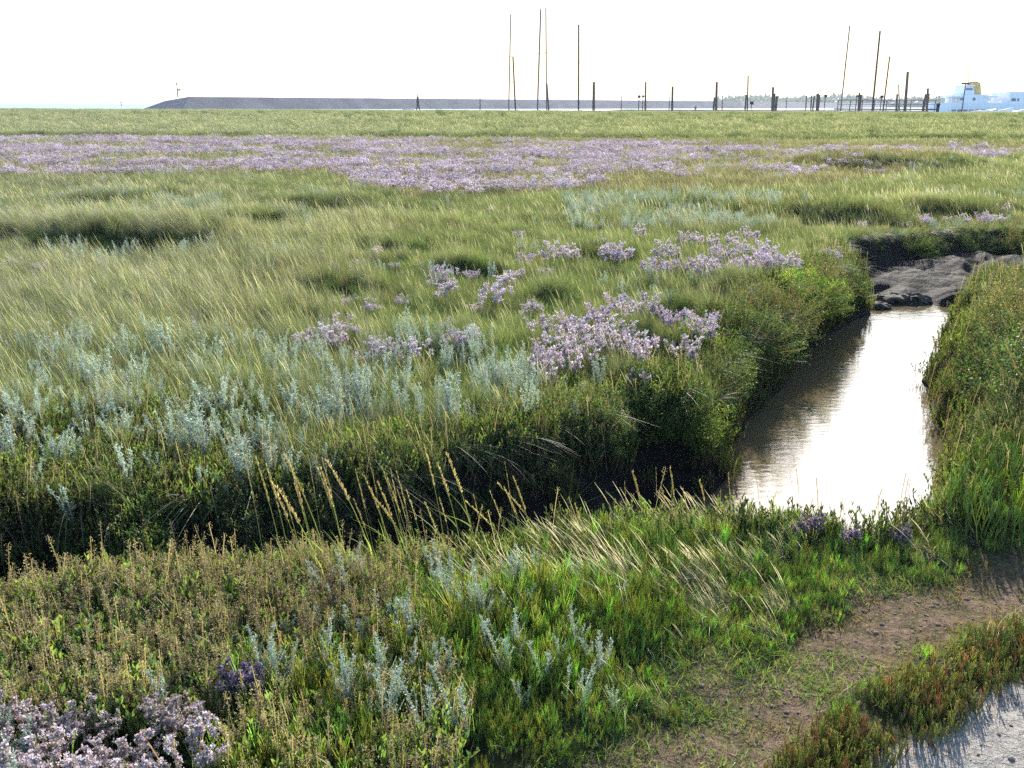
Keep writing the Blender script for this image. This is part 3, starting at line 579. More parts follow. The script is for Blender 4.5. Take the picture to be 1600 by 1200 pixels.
def wproto(ns, h, leaf, r, dens, col=(.31, .36, .29)): return [plant('sea_wormwood', [('silver_foliage', wormwood(ns, h, leaf, r, dens, col, wide=.25), M_SILV)]), [0], h]
def wp(): return [wproto(3, .24, .0055, .022, 150), wproto(2, .28, .005, .012, 180), wproto(4, .21, .0055, .03, 130), wproto(1, .26, .005, .01, 220)]
place_row(wp(), [(403, 955), (434, 985), (468, 1000), (500, 942), (527, 1012), (546, 995), (567, 938), (598, 1020), (601, 975), (612, 912), (572, 1072, .6), (640, 985, .8)],
 'wormwood spire above green glasswort, %s from left in the western clump', 'wormwood', 'silver wormwood on the near bank', None)
place_row(wp(), [(658, 922), (664, 1006), (700, 995), (716, 888), (724, 1012), (748, 905), (772, 898), (795, 950), (818, 935), (820, 1058, .5), (852, 978, .7), (874, 985, .6), (905, 932, .75), (926, 988, .55), (712, 850), (756, 862), (812, 860)],
 'wormwood spire amid fine grass, %s from left in the central clump', 'wormwood', 'silver wormwood on the near bank', None)
place_row(wp(), [(8, 1092), (32, 1118), (60, 1140), (252, 1040), (22, 1160)], 'pale wormwood beside the bottom corner lavender, %s from left', 'wormwood', 'silver wormwood on the near bank', None)
place_row([wproto(6, .3, .011, .06, 70), wproto(5, .28, .011, .05, 70)], [(250, 488, 1.3), (150, 540), (200, 560), (330, 585), (15, 700), (372, 668), (410, 640), (300, 610), (1280-110, 545), (560, 560), (455, 580), (700, 570), (930, 635), (1085, 590), (640, 590), (820, 560), (520, 600)],
 'bushy silver wormwood across the creek, %s from left', 'wormwood', 'silver wormwood across the creek', None, .9, 1.2)

def lproto(ns, R_, h, fl, nf, col, alt=(.36, .28, .22), p=.2):
    a, b = lavender(ns, R_, h, fl, nf, col, alt, p); return [plant('sea_lavender', [('stems', a, M_GRASS), ('florets', b, M_FLOR)]), [0], h]
def lnear(): return [lproto(14, .085, .2, .0058, 2600, (.50, .455, .455), (.26, .2, .15), .35), lproto(13, .08, .2, .0058, 2100, (.46, .40, .41), (.26, .2, .14), .45)]
place_row(lnear(), [(40, 1090), (95, 1100), (160, 1105, .8), (30, 1160), (70, 1135), (105, 1172), (165, 1160), (212, 1150), (250, 1182), (140, 1195), (60, 1195), (195, 1195)],
 'pinkish grey sea lavender massed in bottom corner, %s from left', 'sea lavender', 'sea lavender on the near bank', None)
pr = lnear()
place_row(pr[:1], [(286, 1132)], 'pale lilac sea lavender head just below the brownish one, %s of the pair', 'sea lavender', 'sea lavender on the near bank', None)
place_row(pr[1:], [(272, 1080), (304, 1090)], 'brownish fading sea lavender head beside a small wormwood, %s of two', 'sea lavender', 'sea lavender on the near bank', None)
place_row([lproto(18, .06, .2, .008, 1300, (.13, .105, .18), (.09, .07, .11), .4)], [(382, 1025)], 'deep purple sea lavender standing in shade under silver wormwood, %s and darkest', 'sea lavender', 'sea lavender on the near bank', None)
place_row([lproto(12, .04, .15, .006, 1100, (.24, .19, .24), (.10, .07, .08), .4)], [(1212, 792, .8), (1262, 786), (1290, 790), (1362, 795, .9), (1390, 812, .7)], 'dusky lavender head on the near lip against bright water, %s from left', 'sea lavender', 'sea lavender by the water', None)
LC = (.45, .425, .435)
def lmid(): return [lproto(13, .13, .26, .0095, 1100, LC), lproto(10, .12, .25, .0095, 850, (.47, .43, .44), (.36, .29, .24), .35), lproto(15, .15, .27, .0095, 1250, (.40, .35, .43))]
place_row(lmid(), [(965, 455), (940, 472), (985, 470), (900, 485), (940, 492), (975, 492), (1010, 482), (880, 510), (862, 530), (920, 507), (960, 510), (1010, 504), (1050, 497), (1085, 490), (1105, 482), (1075, 507), (1118, 510), (1000, 520), (848, 492), (895, 535), (925, 525), (860, 550)],
 'lilac sea lavender in dense drift above creek corner, %s from left', 'sea lavender', 'sea lavender drift above the creek corner', None)
place_row(lmid(), [(690, 415), (700, 438), (684, 430), (790, 425), (812, 418), (772, 445), (735, 510), (712, 516), (828, 470), (700, 495, .8), (745, 470, .7), (910, 600, .7), (1000, 612, .6), (590, 385, .8), (822, 395, .8)],
 'loose sea lavender in grass west of dense drift, %s from left', 'sea lavender', 'scattered sea lavender in the grass', None, .7, 1.0)
place_row(lmid(), [(480, 508), (510, 506), (535, 492), (528, 514), (590, 528), (620, 526), (650, 530), (575, 540), (628, 458, .7), (580, 466, .7), (482, 460, .7), (20, 402), (66, 404), (215, 416, .8), (470, 372, .8), (560, 405, .7)],
 'greyish sea lavender among wormwood and bent grass, %s from left', 'sea lavender', 'greyish sea lavender by the wormwood', None, .7, 1.0)
place_row(lmid(), [(870, 378), (900, 380), (975, 366), (1005, 350), (962, 376), (1045, 374), (1060, 386), (1075, 362), (1095, 364), (1130, 376), (1150, 362), (1140, 388), (1165, 374), (1160, 398), (1180, 354), (1205, 376), (1220, 392), (1213, 402), (1242, 382), (1278, 386), (1295, 384), (1100, 394), (1110, 408), (1022, 398), (1185, 388), (1120, 366), (1060, 402)],
 'purple-grey sea lavender in back drift by creek bend, %s from left', 'sea lavender', 'back drift of sea lavender by the creek bend', None, .95, 1.3)
place_row(lmid(), [(1350, 338, .7), (1450, 318), (1484, 336, .7), (1530, 340), (1550, 334), (1572, 316), (1562, 332), (1420, 345, .6)],
 'small lavender clump on turf above the mud cliff, %s from left', 'sea lavender', 'lavender above the mud cliff', None, .8, 1.1)

rgm = np.random.default_rng(21)
place_row(lmid(), [(float(a_), float(b_), float(c_)) for a_, b_, c_ in zip(rgm.uniform(60, 1180, 36), rgm.uniform(318, 470, 36), rgm.uniform(.4, .75, 36))], 'small faint sea lavender alone in the open meadow grass, %s from left', 'sea lavender', 'faint sea lavender dotted over the meadow', None, .8, 1.0)
# tall golden grass spikes on the lip of the near bank
def spike(hh, lean):
    st = PB(); hd = PB(); d = unit(np.array([[-lean, .0, 1.0]])); L = np.array([hh]); pts = curve(np.zeros((1, 3)), d, L, np.array([.12+lean*.25]), np.array([[-1, 0, -.12]]), 9)
    tipx = pts[0, -1].copy()
    st.tube(pts, np.ones((1, 9))*.0013*np.array([1.3, 1.3, 1.2, 1.1, 1, .9, .8, .7, .5])[None], cj((.30, .32, .10), 1, .1), 5)
    n = 110; t = U(.70, 1, n); bs = along(np.repeat(pts, n, 0), t); a = U(0, 6.28, n); dd = unit(np.stack([np.cos(a)*.35-lean*.8, np.sin(a)*.35, np.ones(n)], 1))
    bs = bs+np.stack([np.cos(a), np.sin(a), 0*a], 1)*.0014*np.minimum(1, (1.03-t)*8)[:, None]
    hd.leaves(bs, dd, U(.008, .013, n), U(.0017, .0028, n), cj((.30, .235, .12), n, .25, (.42, .35, .2), .3))
    lv = PB(); m = 2; bs = along(np.repeat(pts, m, 0), U(.15, .45, m)); dd = unit(np.stack([U(-.8, .2, m), U(-.3, .3, m), np.ones(m)], 1)); p_ = curve(bs, dd, U(.08, .16, m), U(.2, .6, m), np.array([[-1, 0, -.3]])*np.ones((m, 1)), 5)
    lv.ribbon(p_, unit(np.cross(dd, hdir(m)+.01)), np.ones((m, 1))*.0018*np.array([1, 1, .8, .5, .1])[None], cj((.2, .26, .08), m, .2))
    o = empty('grass_spike', (0, 0, 0)); link('stem', st.mesh('stem', M_GRASS), o); link('seed_head', hd.mesh('seed_head', M_GRASS), o); link('blade', lv.mesh('blade', M_GRASS), o)
    return [o, [0], hh, tipx]
near_line = np.array([(-9, 2.3), (-3, 2.45), (-1.7, 2.72), (-.9, 3.0), (-.25, 3.2), (.5, 3.3), (1.35, 3.3), (1.85, 3.6)])
def spikes(items, lean, label, group):
    prs = [spike(.5, lean), spike(.5, lean*1.5), spike(.5, lean*.6)]
    items = sorted(items); sw = [(a+i*0, b) for i, (a, b) in enumerate(items)]
    for k, (px, py) in enumerate(sw):
        pr = prs[k % 3]; o = pr[0] if not pr[1][0] else dup(pr[0]); pr[1][0] = 1
        fx_ = U(.25, 1.35, 1)[0]; x = T(px, py, 3)[0]; Y = np.interp(x, near_line[:, 0], near_line[:, 1])-U(.04, .22, 1)[0]
        for _ in range(4):
            tp = T(px, py, Y); bx = tp[0]-pr[3][0]; g = hz1(bx, Y); s = (tp[2]-g)/pr[3][2]; bx = tp[0]-pr[3][0]*s*fx_
        o.location = (bx, Y, g-.01); o.scale = (s*fx_, s, s)
        tag(o, label % ORD[k+1], 'grass spike', group)
spikes([(382, 710), (399, 710), (415, 720), (424, 750), (431, 755), (445, 710), (450, 714), (459, 750), (440, 758), (481, 708), (500, 725), (503, 714), (510, 715), (496, 727)], .08,
 'golden grass spike before dark bank, %s from left in western bunch', 'golden grass spikes on the near bank')
spikes([(555, 730), (569, 741), (576, 711), (596, 724), (610, 730), (619, 732), (605, 745), (635, 763), (590, 750), (621, 762), (552, 775), (582, 770)], .13,
 'golden grass spike before dark bank, %s from left in middle bunch', 'golden grass spikes on the near bank')
spikes([(662, 691), (683, 721), (698, 706), (686, 774), (664, 782)], .05, 'lone golden grass spike between middle and eastern bunches, %s from left', 'golden grass spikes on the near bank')
spikes([(789, 720), (802, 742), (778, 752), (766, 765), (788, 758), (797, 775), (720, 762), (740, 770), (728, 780)], .24, 'golden grass spike leaning sharply, %s from left in eastern bunch', 'golden grass spikes on the near bank')
spikes([(898, 783), (976, 748), (988, 732), (1025, 728), (1033, 757), (1047, 726), (1067, 760), (1093, 746), (1138, 736), (1090, 786), (1244, 728), (1317, 778), (1373, 770)], .03,
 'slender upright grass spike before creek mud and water, %s from left', 'upright grass spikes by the water')

# shrubs swelling out along the creek banks
def bproto(n, rad, leaf, col, alt, p, seed=None):
    a, b, c = bushmesh(n, rad, leaf, col, alt, p, seed); L_ = [('branches', a, M_GRASS), ('foliage', b, M_BUSH)]
    if seed is not None: L_.append(('seed_spikes', c, M_BUSH))
    return [plant('bank_shrub', L_), [0]]
BG = bproto(380, .36, .016, (.07, .115, .03), (.19, .22, .04), .25)
BO = bproto(380, .38, .015, (.085, .10, .04), (.14, .125, .06), .35, (.22, .15, .07))
BD = bproto(380, .40, .016, (.048, .078, .032), (.10, .13, .045), .2, (.18, .13, .07))
def bush(pr, x, y, s, zoff, label, group, sx=1.0):
    o = pr[0] if not pr[1][0] else dup(pr[0]); pr[1][0] = 1
    o.location = (x, y, zoff); o.scale = (s*sx, s, s); o.rotation_euler = (0, 0, U(-3, 3, 1)[0]); tag(o, label, 'shrub', group)
LB = [(1.00, 4.98, .80, -.12, BG, 'yellow-green leafy shrub on the headland where the creek turns'), (1.22, 5.5, .75, -.14, BD, 'dark leafy shrub just behind the creek headland'), (1.42, 6.05, .8, -.12, BG, 'bright speckled shrub leaning over brown water in the first bay'),
 (1.85, 6.7, .85, -.12, BD, 'round dark green shrub in the middle of the western bank'), (2.2, 7.35, .9, -.10, BO, 'olive and rusty shrub past the round dark one on the western bank'), (2.65, 8.1, .95, -.1, BG, 'green-tipped shrub halfway up the western creek bank'),
 (2.98, 8.6, .85, -.1, BO, 'rusty olive shrub before the last bend of the western bank'), (3.3, 9.2, .78, -.12, BD, 'large dark shrub at the far bend, against the grey mud'), (.55, 4.72, .6, -.08, BD, 'small dark shrub above the grey mud slope')]
for x, y, s, z, p, lb in LB: bush(p, x-.15, y, s*1.08, z+.02, lb, 'shrubs along the western creek bank')
bush(BG, 4.2, 11.95, .9, -.2, 'green turf slump hanging into the grey mud at the creek bend', 'turf slumps at the creek bend', 1.3)
bush(BD, 5.2, 12.25, .8, -.2, 'dark overgrown slump next to the green turf slump, below the cliff', 'turf slumps at the creek bend', 1.6)
for k, (x, y, s, p) in enumerate([(6.0, 12.45, .8, BD), (6.8, 12.62, .9, BO), (7.7, 12.72, .9, BD), (8.6, 12.8, .9, BG)]): bush(p, x, y, s, -.24, 'turf and shrub fringe on the dark mud cliff, %s from the green slump' % ORD[k+1], 'overgrown fringe of the mud cliff', 1.3)
RB = [(3.2, 5.2, 1.05, -.14, BD, 'big dark shrub mound at the water beside the eastern bank turf'), (3.75, 6.4, 1.1, -.14, BO, 'broad tawny shrub above the dark mound on the eastern bank'), (4.3, 7.25, .9, -.18, BO, 'russet seeding shrub midway along the eastern bank'), (4.75, 8.05, .65, -.2, BG, 'far green shrub at the upper end of the eastern bank'),
 (2.65, 4.6, .5, -.2, BD, 'low dark shrub trailing into the water by the near turf')]
for x, y, s, z, p, lb in RB: bush(p, x+.02, y, s*1.22, z+.14, lb, 'shrubs along the eastern creek bank')
FB = [(-2.9, 3.45, .8, BD, 'dim shrub at the edge of the picture on the shaded slope'), (-2.25, 3.55, .8, BO, 'speckled olive shrub low on the shaded slope'), (-1.65, 3.65, .75, BG, 'yellow-flecked shrub on the shaded slope below the wormwood'), (-1.05, 3.85, .7, BD, 'dark shrub on the shaded slope behind the first golden spikes'), (-.45, 4.15, .6, BD, 'dark shrub on the shaded slope behind the middle spikes'), (.05, 4.4, .55, BO, 'small brown shrub on the shaded slope behind the eastern spikes')]
for x, y, s, p, lb in FB: bush(p, x, y, s, -.16, lb, 'shrubs on the shaded creek slope', 1.3)
# lumps of slumped mud at the upper end of the water
M_CLOD = simple('wet_mud', (.08, .068, .055), .9, .4, 9, .8)
def clod(px, py, r, label, sy=.8, sz=.42):
    import bmesh
    bm = bmesh.new(); bmesh.ops.create_icosphere(bm, subdivisions=4, radius=1)
    for v in bm.verts:
        c = v.co; k = 1+.5*(fbm(np.array([c.x+px]), np.array([c.y+c.z*.7]), .7, 5)[0]-.5)+.5*(vn(np.array([c.x*1.3+c.z]), np.array([c.y+py]), .25, 2)[0]-.5)
        v.co = Vector((c.x*k*r, c.y*k*r*sy, c.z*k*r*sz))
    me = bpy.data.meshes.new('mud_clod'); bm.to_mesh(me); bm.free(); me.materials.append(M_CLOD); P = G(px, py, -.42); o = link('mud_clod', me); o.location = (P[0], P[1], -.47)
    tag(o, label, 'mud clod', 'slumped mud lumps')
clod(1395, 464, .24, 'long grey mud lump lying at the water edge'); clod(1428, 466, .2, 'smaller ridged mud lump touching the long one', .7, .45); clod(1440, 452, .19, 'rounded mossy mud lump behind the others', .9, .6); clod(1372, 474, .14, 'little mud lump tucked under the big far shrub')
# light green glasswort bushes on the right
gwb = glasswort(60, .16, .26, .005, (.15, .22, .06), (.22, .27, .04), .3, 10)
gp = [plant('glasswort_bush', [('green_stems', gwb, M_FLESH)]), [0], .26]
place_row([gp], [(1530, 690), (1585, 668), (1560, 720), (1610, 690), (1500, 745, .6)], 'light green glasswort bush below the dark shrub mound, %s from left', 'glasswort', 'tall glasswort bushes', None)
# blade tuft on the mud
tb = grass(34, .03, .32, .006, (.08, .16, .04), (.16, .22, .05), .4, wind=0, spread=.55, bend=.35, droop=-.6, K=7)
tu = plant('rush_tuft', [('blades', tb, M_GRASS)]); P = G(893, 800, -.3); tu.location = (P[0], P[1], hz1(P[0], P[1])-.01); tag(tu, 'fan of stiff green blades growing from the grey mud slope', 'rush tuft')

# ------------------------------------------------------------------ harbour and far shore
class MB:
    def __init__(s): s.V = []; s.F = []
    def box(s, x0, x1, y0, y1, z0, z1, tx=0, ty=0):
        n = len(s.V); s.V += [(x0, y0, z0), (x1, y0, z0), (x1, y1, z0), (x0, y1, z0), (x0+tx, y0+ty, z1), (x1-tx, y0+ty, z1), (x1-tx, y1-ty, z1), (x0+tx, y1-ty, z1)]
        s.F += [tuple(n+i for i in f) for f in ((0, 3, 2, 1), (4, 5, 6, 7), (0, 1, 5, 4), (1, 2, 6, 5), (2, 3, 7, 6), (3, 0, 4, 7))]; return s
    def cyl(s, a, b, r0, r1, k=8):
        a = Vector(a); b = Vector(b); d = (b-a).normalized(); u = d.cross(Vector((.2, 1, .1))).normalized(); v = d.cross(u); n = len(s.V)
        for p, r in ((a, r0), (b, r1)):
            for i in range(k): t = 2*math.pi*i/k; s.V.append(tuple(p+(u*math.cos(t)+v*math.sin(t))*r))
        for i in range(k): j = (i+1) % k; s.F.append((n+i, n+j, n+k+j, n+k+i))
        s.F += [tuple(n+i for i in range(k))[::-1], tuple(n+k+i for i in range(k))]; return s
    def loft(s, secs):                      # sections: equal-length rings of points
        n = len(s.V); k = len(secs[0])
        for q in secs: s.V += [tuple(p) for p in q]
        for a in range(len(secs)-1):
            for i in range(k): j = (i+1) % k; s.F.append((n+a*k+i, n+a*k+j, n+(a+1)*k+j, n+(a+1)*k+i))
        s.F += [tuple(n+i for i in range(k))[::-1], tuple(n+(len(secs)-1)*k+i for i in range(k))]; return s
    def obj(s, name, mat, parent=None, loc=None):
        me = bpy.data.meshes.new(name); me.from_pydata(s.V, [], s.F); me.update(); me.materials.append(mat)
        return link(name, me, parent)
M_WOOD = simple('weathered_timber', (.10, .085, .08), .85, .3, 2.5, .4)
M_DARK = simple('dark_paint', (.03, .03, .04), .7, .1)
M_ALU = simple('mast_aluminium', (.10, .10, .11), .8, .1, 1.0)
M_WHITE = simple('white_paint', (.75, .77, .80), .4, .06, .4)
M_BLUEW = simple('ship_paint', (.66, .68, .70), .45, .05, .15)
M_YEL = simple('funnel_yellow', (.50, .33, .10), .5, .08, .3)
M_GLASS = simple('dark_window', (.05, .08, .12), .15, .1)
M_STONE = simple('basalt_slope', (.10, .095, .10), .9, .35, .12, .5)
M_STONE2 = simple('grey_rock', (.16, .155, .14), .9, .4, .3, .5)
M_SKIN = simple('skin', (.45, .28, .2), .6); M_JACK = simple('pale_jacket', (.66, .64, .58), .8); M_TROU = simple('dark_trousers', (.02, .025, .05), .8); M_HAIR = simple('dark_hair', (.03, .02, .015), .8)
M_COAT = simple('grey_coat', (.08, .08, .09), .8)

# stone breakwater running away to the right, with its sloping head
def wedge(name, mat, P, zt, zb, slope, topw, nose, seed):
    rg = np.random.default_rng(seed); secs = []
    P = np.array(P, float); L = np.r_[0, np.cumsum(np.hypot(*(P[1:]-P[:-1]).T))]; m = 90
    for i in range(m):
        t = L[-1]*i/(m-1); x = np.interp(t, L, P[:, 0]); y = np.interp(t, L, P[:, 1]); f = min(1, max(.04, t/nose)); z = zb+(zt-zb)*f+rg.normal(0, .03); hh = z-zb
        yy = [y-topw/2-hh*slope, y-topw/2-hh*slope*.5+rg.normal(0, .1), y-topw/2, y+topw/2, y+topw/2+hh*slope]; zz = [zb, zb+hh*.5, z, z, zb]
        secs.append([(x, a, b) for a, b in zip(yy, zz)])
    return MB().loft(secs).obj(name, mat)
a = T(222, 170, 400); b = T(276, 151, 400)
bw = wedge('breakwater', M_STONE, [(a[0], 400), (b[0], 402), (160, 690), (420, 1100)], b[2], -1.6, 1.8, 5, b[0]-a[0], 1)
tag(bw, 'long dark stone breakwater with a sloping end, stretching across the horizon', 'breakwater')
mb = T(278, 151, 404); mt = T(278, 132, 404)
bc = empty('harbour_beacon', (mb[0], 404, mb[2])); h_ = mt[2]-mb[2]
MB().cyl((0, 0, -.3), (0, 0, h_), .28, .16).obj('pole', M_DARK, bc); MB().box(.1, 1.4, -.3, .3, h_*.5, h_*.62).obj('signal_board', M_DARK, bc); MB().cyl((0, 0, h_), (0, 0, h_+.7), .35, .2).obj('lantern', M_DARK, bc)
tag(bc, 'thin beacon post with a small board on the end of the breakwater', 'beacon')
bu = empty('sea_marker', (*T(190, 168, 700)[:2], -1)); MB().cyl((0, 0, -.5), (0, 0, 2.3), .5, .2).obj('pole', M_DARK, bu); MB().cyl((0, 0, 2.3), (0, 0, 3.4), .6, .1).obj('topmark', M_DARK, bu)
tag(bu, 'tiny dark marker standing in the open sea', 'sea marker')
# shingle edge beyond the grass, low mole on the right
wl = wedge('stone_edging', M_STONE2, [(-190, 150), (-60, 142), (-10, 150)], .05, -1.6, 2, 4, 3, 2); tag(wl, 'low dark stone edging between the grass and the sea', 'stone edging')
ml = wedge('low_mole', M_STONE2, [(20, 300), (60, 300), (330, 320)], .15, -1.6, 2, 6, 12, 3); tag(ml, 'low grey mole in front of the bright harbour water', 'mole')
# far wooded shore: lumpy crowns on a low dyke
def treeline():
    rg = np.random.default_rng(5); pb = PB(); n = 900; pxs = rg.uniform(1120, 1760, n); Yd = rg.uniform(1150, 1400, n)
    B = np.array([T(p, 168, y) for p, y in zip(pxs, Yd)]); prof = np.interp(pxs, [1120, 1150, 1180, 1240, 1290, 1310, 1340, 1420, 1800], [3, 10, 11, 9.5, 8, 12, 9.5, 8, 8.5])*(.7+.5*vn(pxs, pxs*0, 14, 2))
    q = 16; i = np.repeat(np.arange(n), q); c = np.stack([B[i, 0]+rg.normal(0, 5, n*q), Yd[i]+rg.normal(0, 5, n*q), -1+prof[i]*rg.random(n*q)**.6], 1)
    pb.leaves(c, unit(rg.normal(size=(n*q, 3))), rg.uniform(3, 7, n*q), rg.uniform(3, 6, n*q), cj((.05, .075, .05), n*q, .4)); return pb
tag(link('distant_wood', treeline().mesh('distant_wood', M_GRASS)), kind='stuff')
dk = wedge('distant_dyke', simple('dyke_grass', (.09, .11, .06), .9, .2, .05), [(T(1090, 160, 1450)[0], 1450), (900, 1450), (1500, 1500)], 5.5, -1.5, 3, 10, 60, 4); tag(dk, kind='structure')

ds = wedge('distant_shore', simple('far_shore', (.06, .07, .08), .9, .2, .01), [(-4200, 6000), (-1000, 6100)], 9, -1.5, 4, 60, 900, 8); tag(ds, kind='structure')
PB_Y = 122
def bnd(px): return T(px, 176, PB_Y)
def pile(px, py, wpx, label, lean=0, extra=(), Y=PB_Y, name='mooring_pile'):
    b = T(px+lean, 178, Y); t = T(px, py, Y); r = wpx*Y/F/2; o = empty(name, (b[0], Y, -2.2)); z1 = t[2]+2.2
    MB().cyl((0, 0, 0), (t[0]-b[0], 0, z1), r*1.25, r*.9, 10).obj('post', M_WOOD, o)
    for k, (ex, ey, ew) in enumerate(extra):
        p = T(ex, ey, Y); rr = ew*Y/F/2; MB().cyl((p[0]-b[0], .5, 0), (p[0]-b[0], .3, p[2]+2.2), rr*1.2, rr, 10).obj('brace_post', M_WOOD, o)
    tag(o, label, 'mooring pile', 'timber piles in the harbour'); return o
pile(928, 128, 4, 'thick timber pile standing alone next after the single white mast')
pile(1009, 128, 2.6, 'slim tall timber pile beside two small round boards')
pile(1051, 135, 3.2, 'short plain timber pile with a thin stick close by', extra=[(1047, 151, 1)])
pile(1120, 128, 3.6, 'tall timber pile in front of the breakwater end of the wood', extra=[(1117, 152, 2.5)])
pile(1169, 118, 2, 'very thin tall pile with a dark box fixed low on it', extra=[(1167, 148, 2.2)])
pile(1208, 136, 3.6, 'stepped cluster of three timber piles falling to one side', extra=[(1211.5, 146, 3), (1215, 150, 3.4)])
pile(1260, 150, 1.8, 'thin short stake before the crowded pile cluster'); pile(1268, 149, 2, 'second thin short stake nearer the crowded pile cluster')
pile(1278, 146, 4, 'crowded thick pile cluster with a gap showing through', extra=[(1273.5, 149, 2.2), (1282, 148, 2.6)])
pile(1343, 145, 3, 'double timber pile with one taller post', extra=[(1347, 148, 3.2)])
pile(1402, 147, 3, 'short stout pile close to the tallest pile'); pile(1418.5, 112, 4, 'tallest and thickest timber pile, slightly tilted', lean=-3.5)
pile(1450, 138, 3.4, 'timber pile cluster next to the standing photographer', extra=[(1448, 147, 3), (1453, 146, 3)])
pile(854.5, 130, 2.4, 'timber pile leaning over beside two tall masts', lean=6); pile(750, 146, 1.4, 'small thin stake standing alone before the breakwater'); pile(971, 150, 1.2, 'tiny stick between the stout pile and the round boards')
pile(1129, 149, 1.4, 'short thin stick just beyond the tall pile'); pile(1229, 155, 1.2, 'pale thin stick past the stepped cluster')
def board(px, py, shape, label, y0=178, Y=126, sz=2.2):
    b = T(px, y0, Y); t = T(px, py, Y); o = empty('harbour_sign', (b[0], Y, -1.5)); h = t[2]+1.5; k = sz*Y/F
    MB().cyl((0, 0, 0), (0, 0, h+k*.5), .05, .05, 6).obj('pole', M_DARK, o)
    (MB().box(-k, k, -.18, -.06, h-k*.8, h+k*.8) if shape == 's' else MB().cyl((0, -.06, h), (0, -.18, h), k, k, 16)).obj('board', M_DARK, o); tag(o, label, 'sign', 'signs on harbour poles')
board(997.5, 151, 'r', 'round board on a pole, the one farther from the slim pile'); board(1003.5, 150.5, 's', 'small dark board on a pole right beside the slim pile', sz=1.7)
board(1287, 150, 'r', 'round board on a pole beside the crowded pile cluster'); board(1336, 150, 's', 'narrow board on a pole next to the double pile', sz=1.6); board(1374.5, 151, 's', 'square dark board on a thin pole between two leaning masts', sz=2.3)
board(1173, 161, 's', 'dark box on a post behind the very thin pile', sz=2.6)

def yacht(px, py, bx, by, label, wpx=.85, dark=None, Y=132, hull='w'):
    t = T(px, py, Y); lo = T(bx, by, Y); z0 = -.95; dx = (t[0]-lo[0])/(t[2]-lo[2]); bx0 = lo[0]+dx*(z0-lo[2])
    o = empty('sailing_boat', (bx0, Y, z0)); L = 7.5; secs = []
    for u, wd, dz in ((-1, .55, 0), (-.6, 1.0, 0), (0, 1.15, -.02), (.5, .9, .06), (.85, .4, .16), (1, .03, .25)):
        x = u*L/2; secs.append([(x*.35+u*.3, x, .85+dz), (x*.35+u*.3-wd, x, .85+dz), (x*.35+u*.3-wd*.55, x*.96, .05), (x*.35+u*.3, x*.94, -.25), (x*.35+u*.3+wd*.55, x*.96, .05), (x*.35+u*.3+wd, x, .85+dz)])
    MB().loft(secs).obj('hull', M_WHITE, o); MB().box(-.6, .6, -1.4, .9, .8, 1.2, .15, .3).obj('cabin', M_WHITE, o)
    r = max(wpx, .85)*2.2*Y/F/2; H = t[2]-z0; m = MB().cyl((0, .3, .8), (dx*H, .3, H), r, r*.85, 8).obj('mast', dark or M_ALU, o)
    z = H*.62; MB().cyl((dx*z-.5, .3, z), (dx*z+.5, .3, z), .025, .025, 5).obj('spreader', M_ALU, m)
    MB().cyl((dx*1.9, .3, 1.9), (dx*1.9+.4, -2.6, 1.75), .05, .04, 6).obj('boom', M_ALU, o)
    tag(o, label, 'sailing boat', 'masted boats behind the grass bank')
yacht(798, 22, 795, 172, 'boat with a pale hair-thin mast, first from the breakwater head', .8)
yacht(801.5, 88, 805, 172, 'boat with a thin dark-footed mast leaning away from the pale one beside it', 1.1, M_DARK)
yacht(845, 14, 840, 172, 'boat with the tall mast tilting slightly towards the sun side, white at its foot', 1.1)
yacht(853, 12, 854, 172, 'boat with the tallest hair-thin mast, above the leaning pile', .7)
yacht(904.5, 38, 904, 172, 'boat with a single straight dark mast before the thick lone pile', 1.2, M_DARK)
yacht(1329, 40, 1314.5, 174, 'boat with a faint tilted mast, dark only near its foot', .9)
yacht(1376.5, 48, 1364, 174, 'boat with the clearest tilted mast, beside the square board', 1.3, M_DARK)
yacht(1391.5, 88, 1381, 174, 'boat with a shorter tilted mast just before the short stout pile', 1.0, M_DARK)
yacht(1405.5, 132, 1406, 174, 'boat with a very short thin mast by the tallest pile', .7)

# handrail of the jetty
def rail():
    a = T(1310, 156.5, 140); b = T(1462, 156.5, 140); o = empty('jetty_railing', (a[0], 140, -1)); z = (a[2]+b[2])/2+1; Lx = b[0]-a[0]
    MB().box(0, Lx, -.04, .04, z-.05, z+.05).box(0, Lx, -.03, .03, z-.62, z-.56).obj('handrail', M_WOOD, o); m = MB()
    for i in range(9): MB().box(Lx*i/8-.05, Lx*i/8+.05, -.05, .05, .2, z-.06).obj('post', M_WOOD, o)
    MB().box(-.2, Lx+.2, -1, 1, z-1.35, z-1.15).obj('deck', M_WOOD, o)
    tag(o, 'long thin handrail of a jetty running between the piles towards the ferry', 'railing')
rail()
# lamp post in front of the ferry
lp = T(1502, 131, 118); lb = T(1502.3, 178, 118); o = empty('lamp_post', (lb[0], 118, -1.5)); h = lp[2]+1.5
MB().cyl((0, 0, 0), (0, 0, h), .075, .05, 8).obj('pole', M_DARK, o); MB().box(-.45, .5, -.1, .1, h, h+.12).obj('lamp_head', M_DARK, o); tag(o, 'black lamp post standing in front of the ferry funnel', 'lamp post')

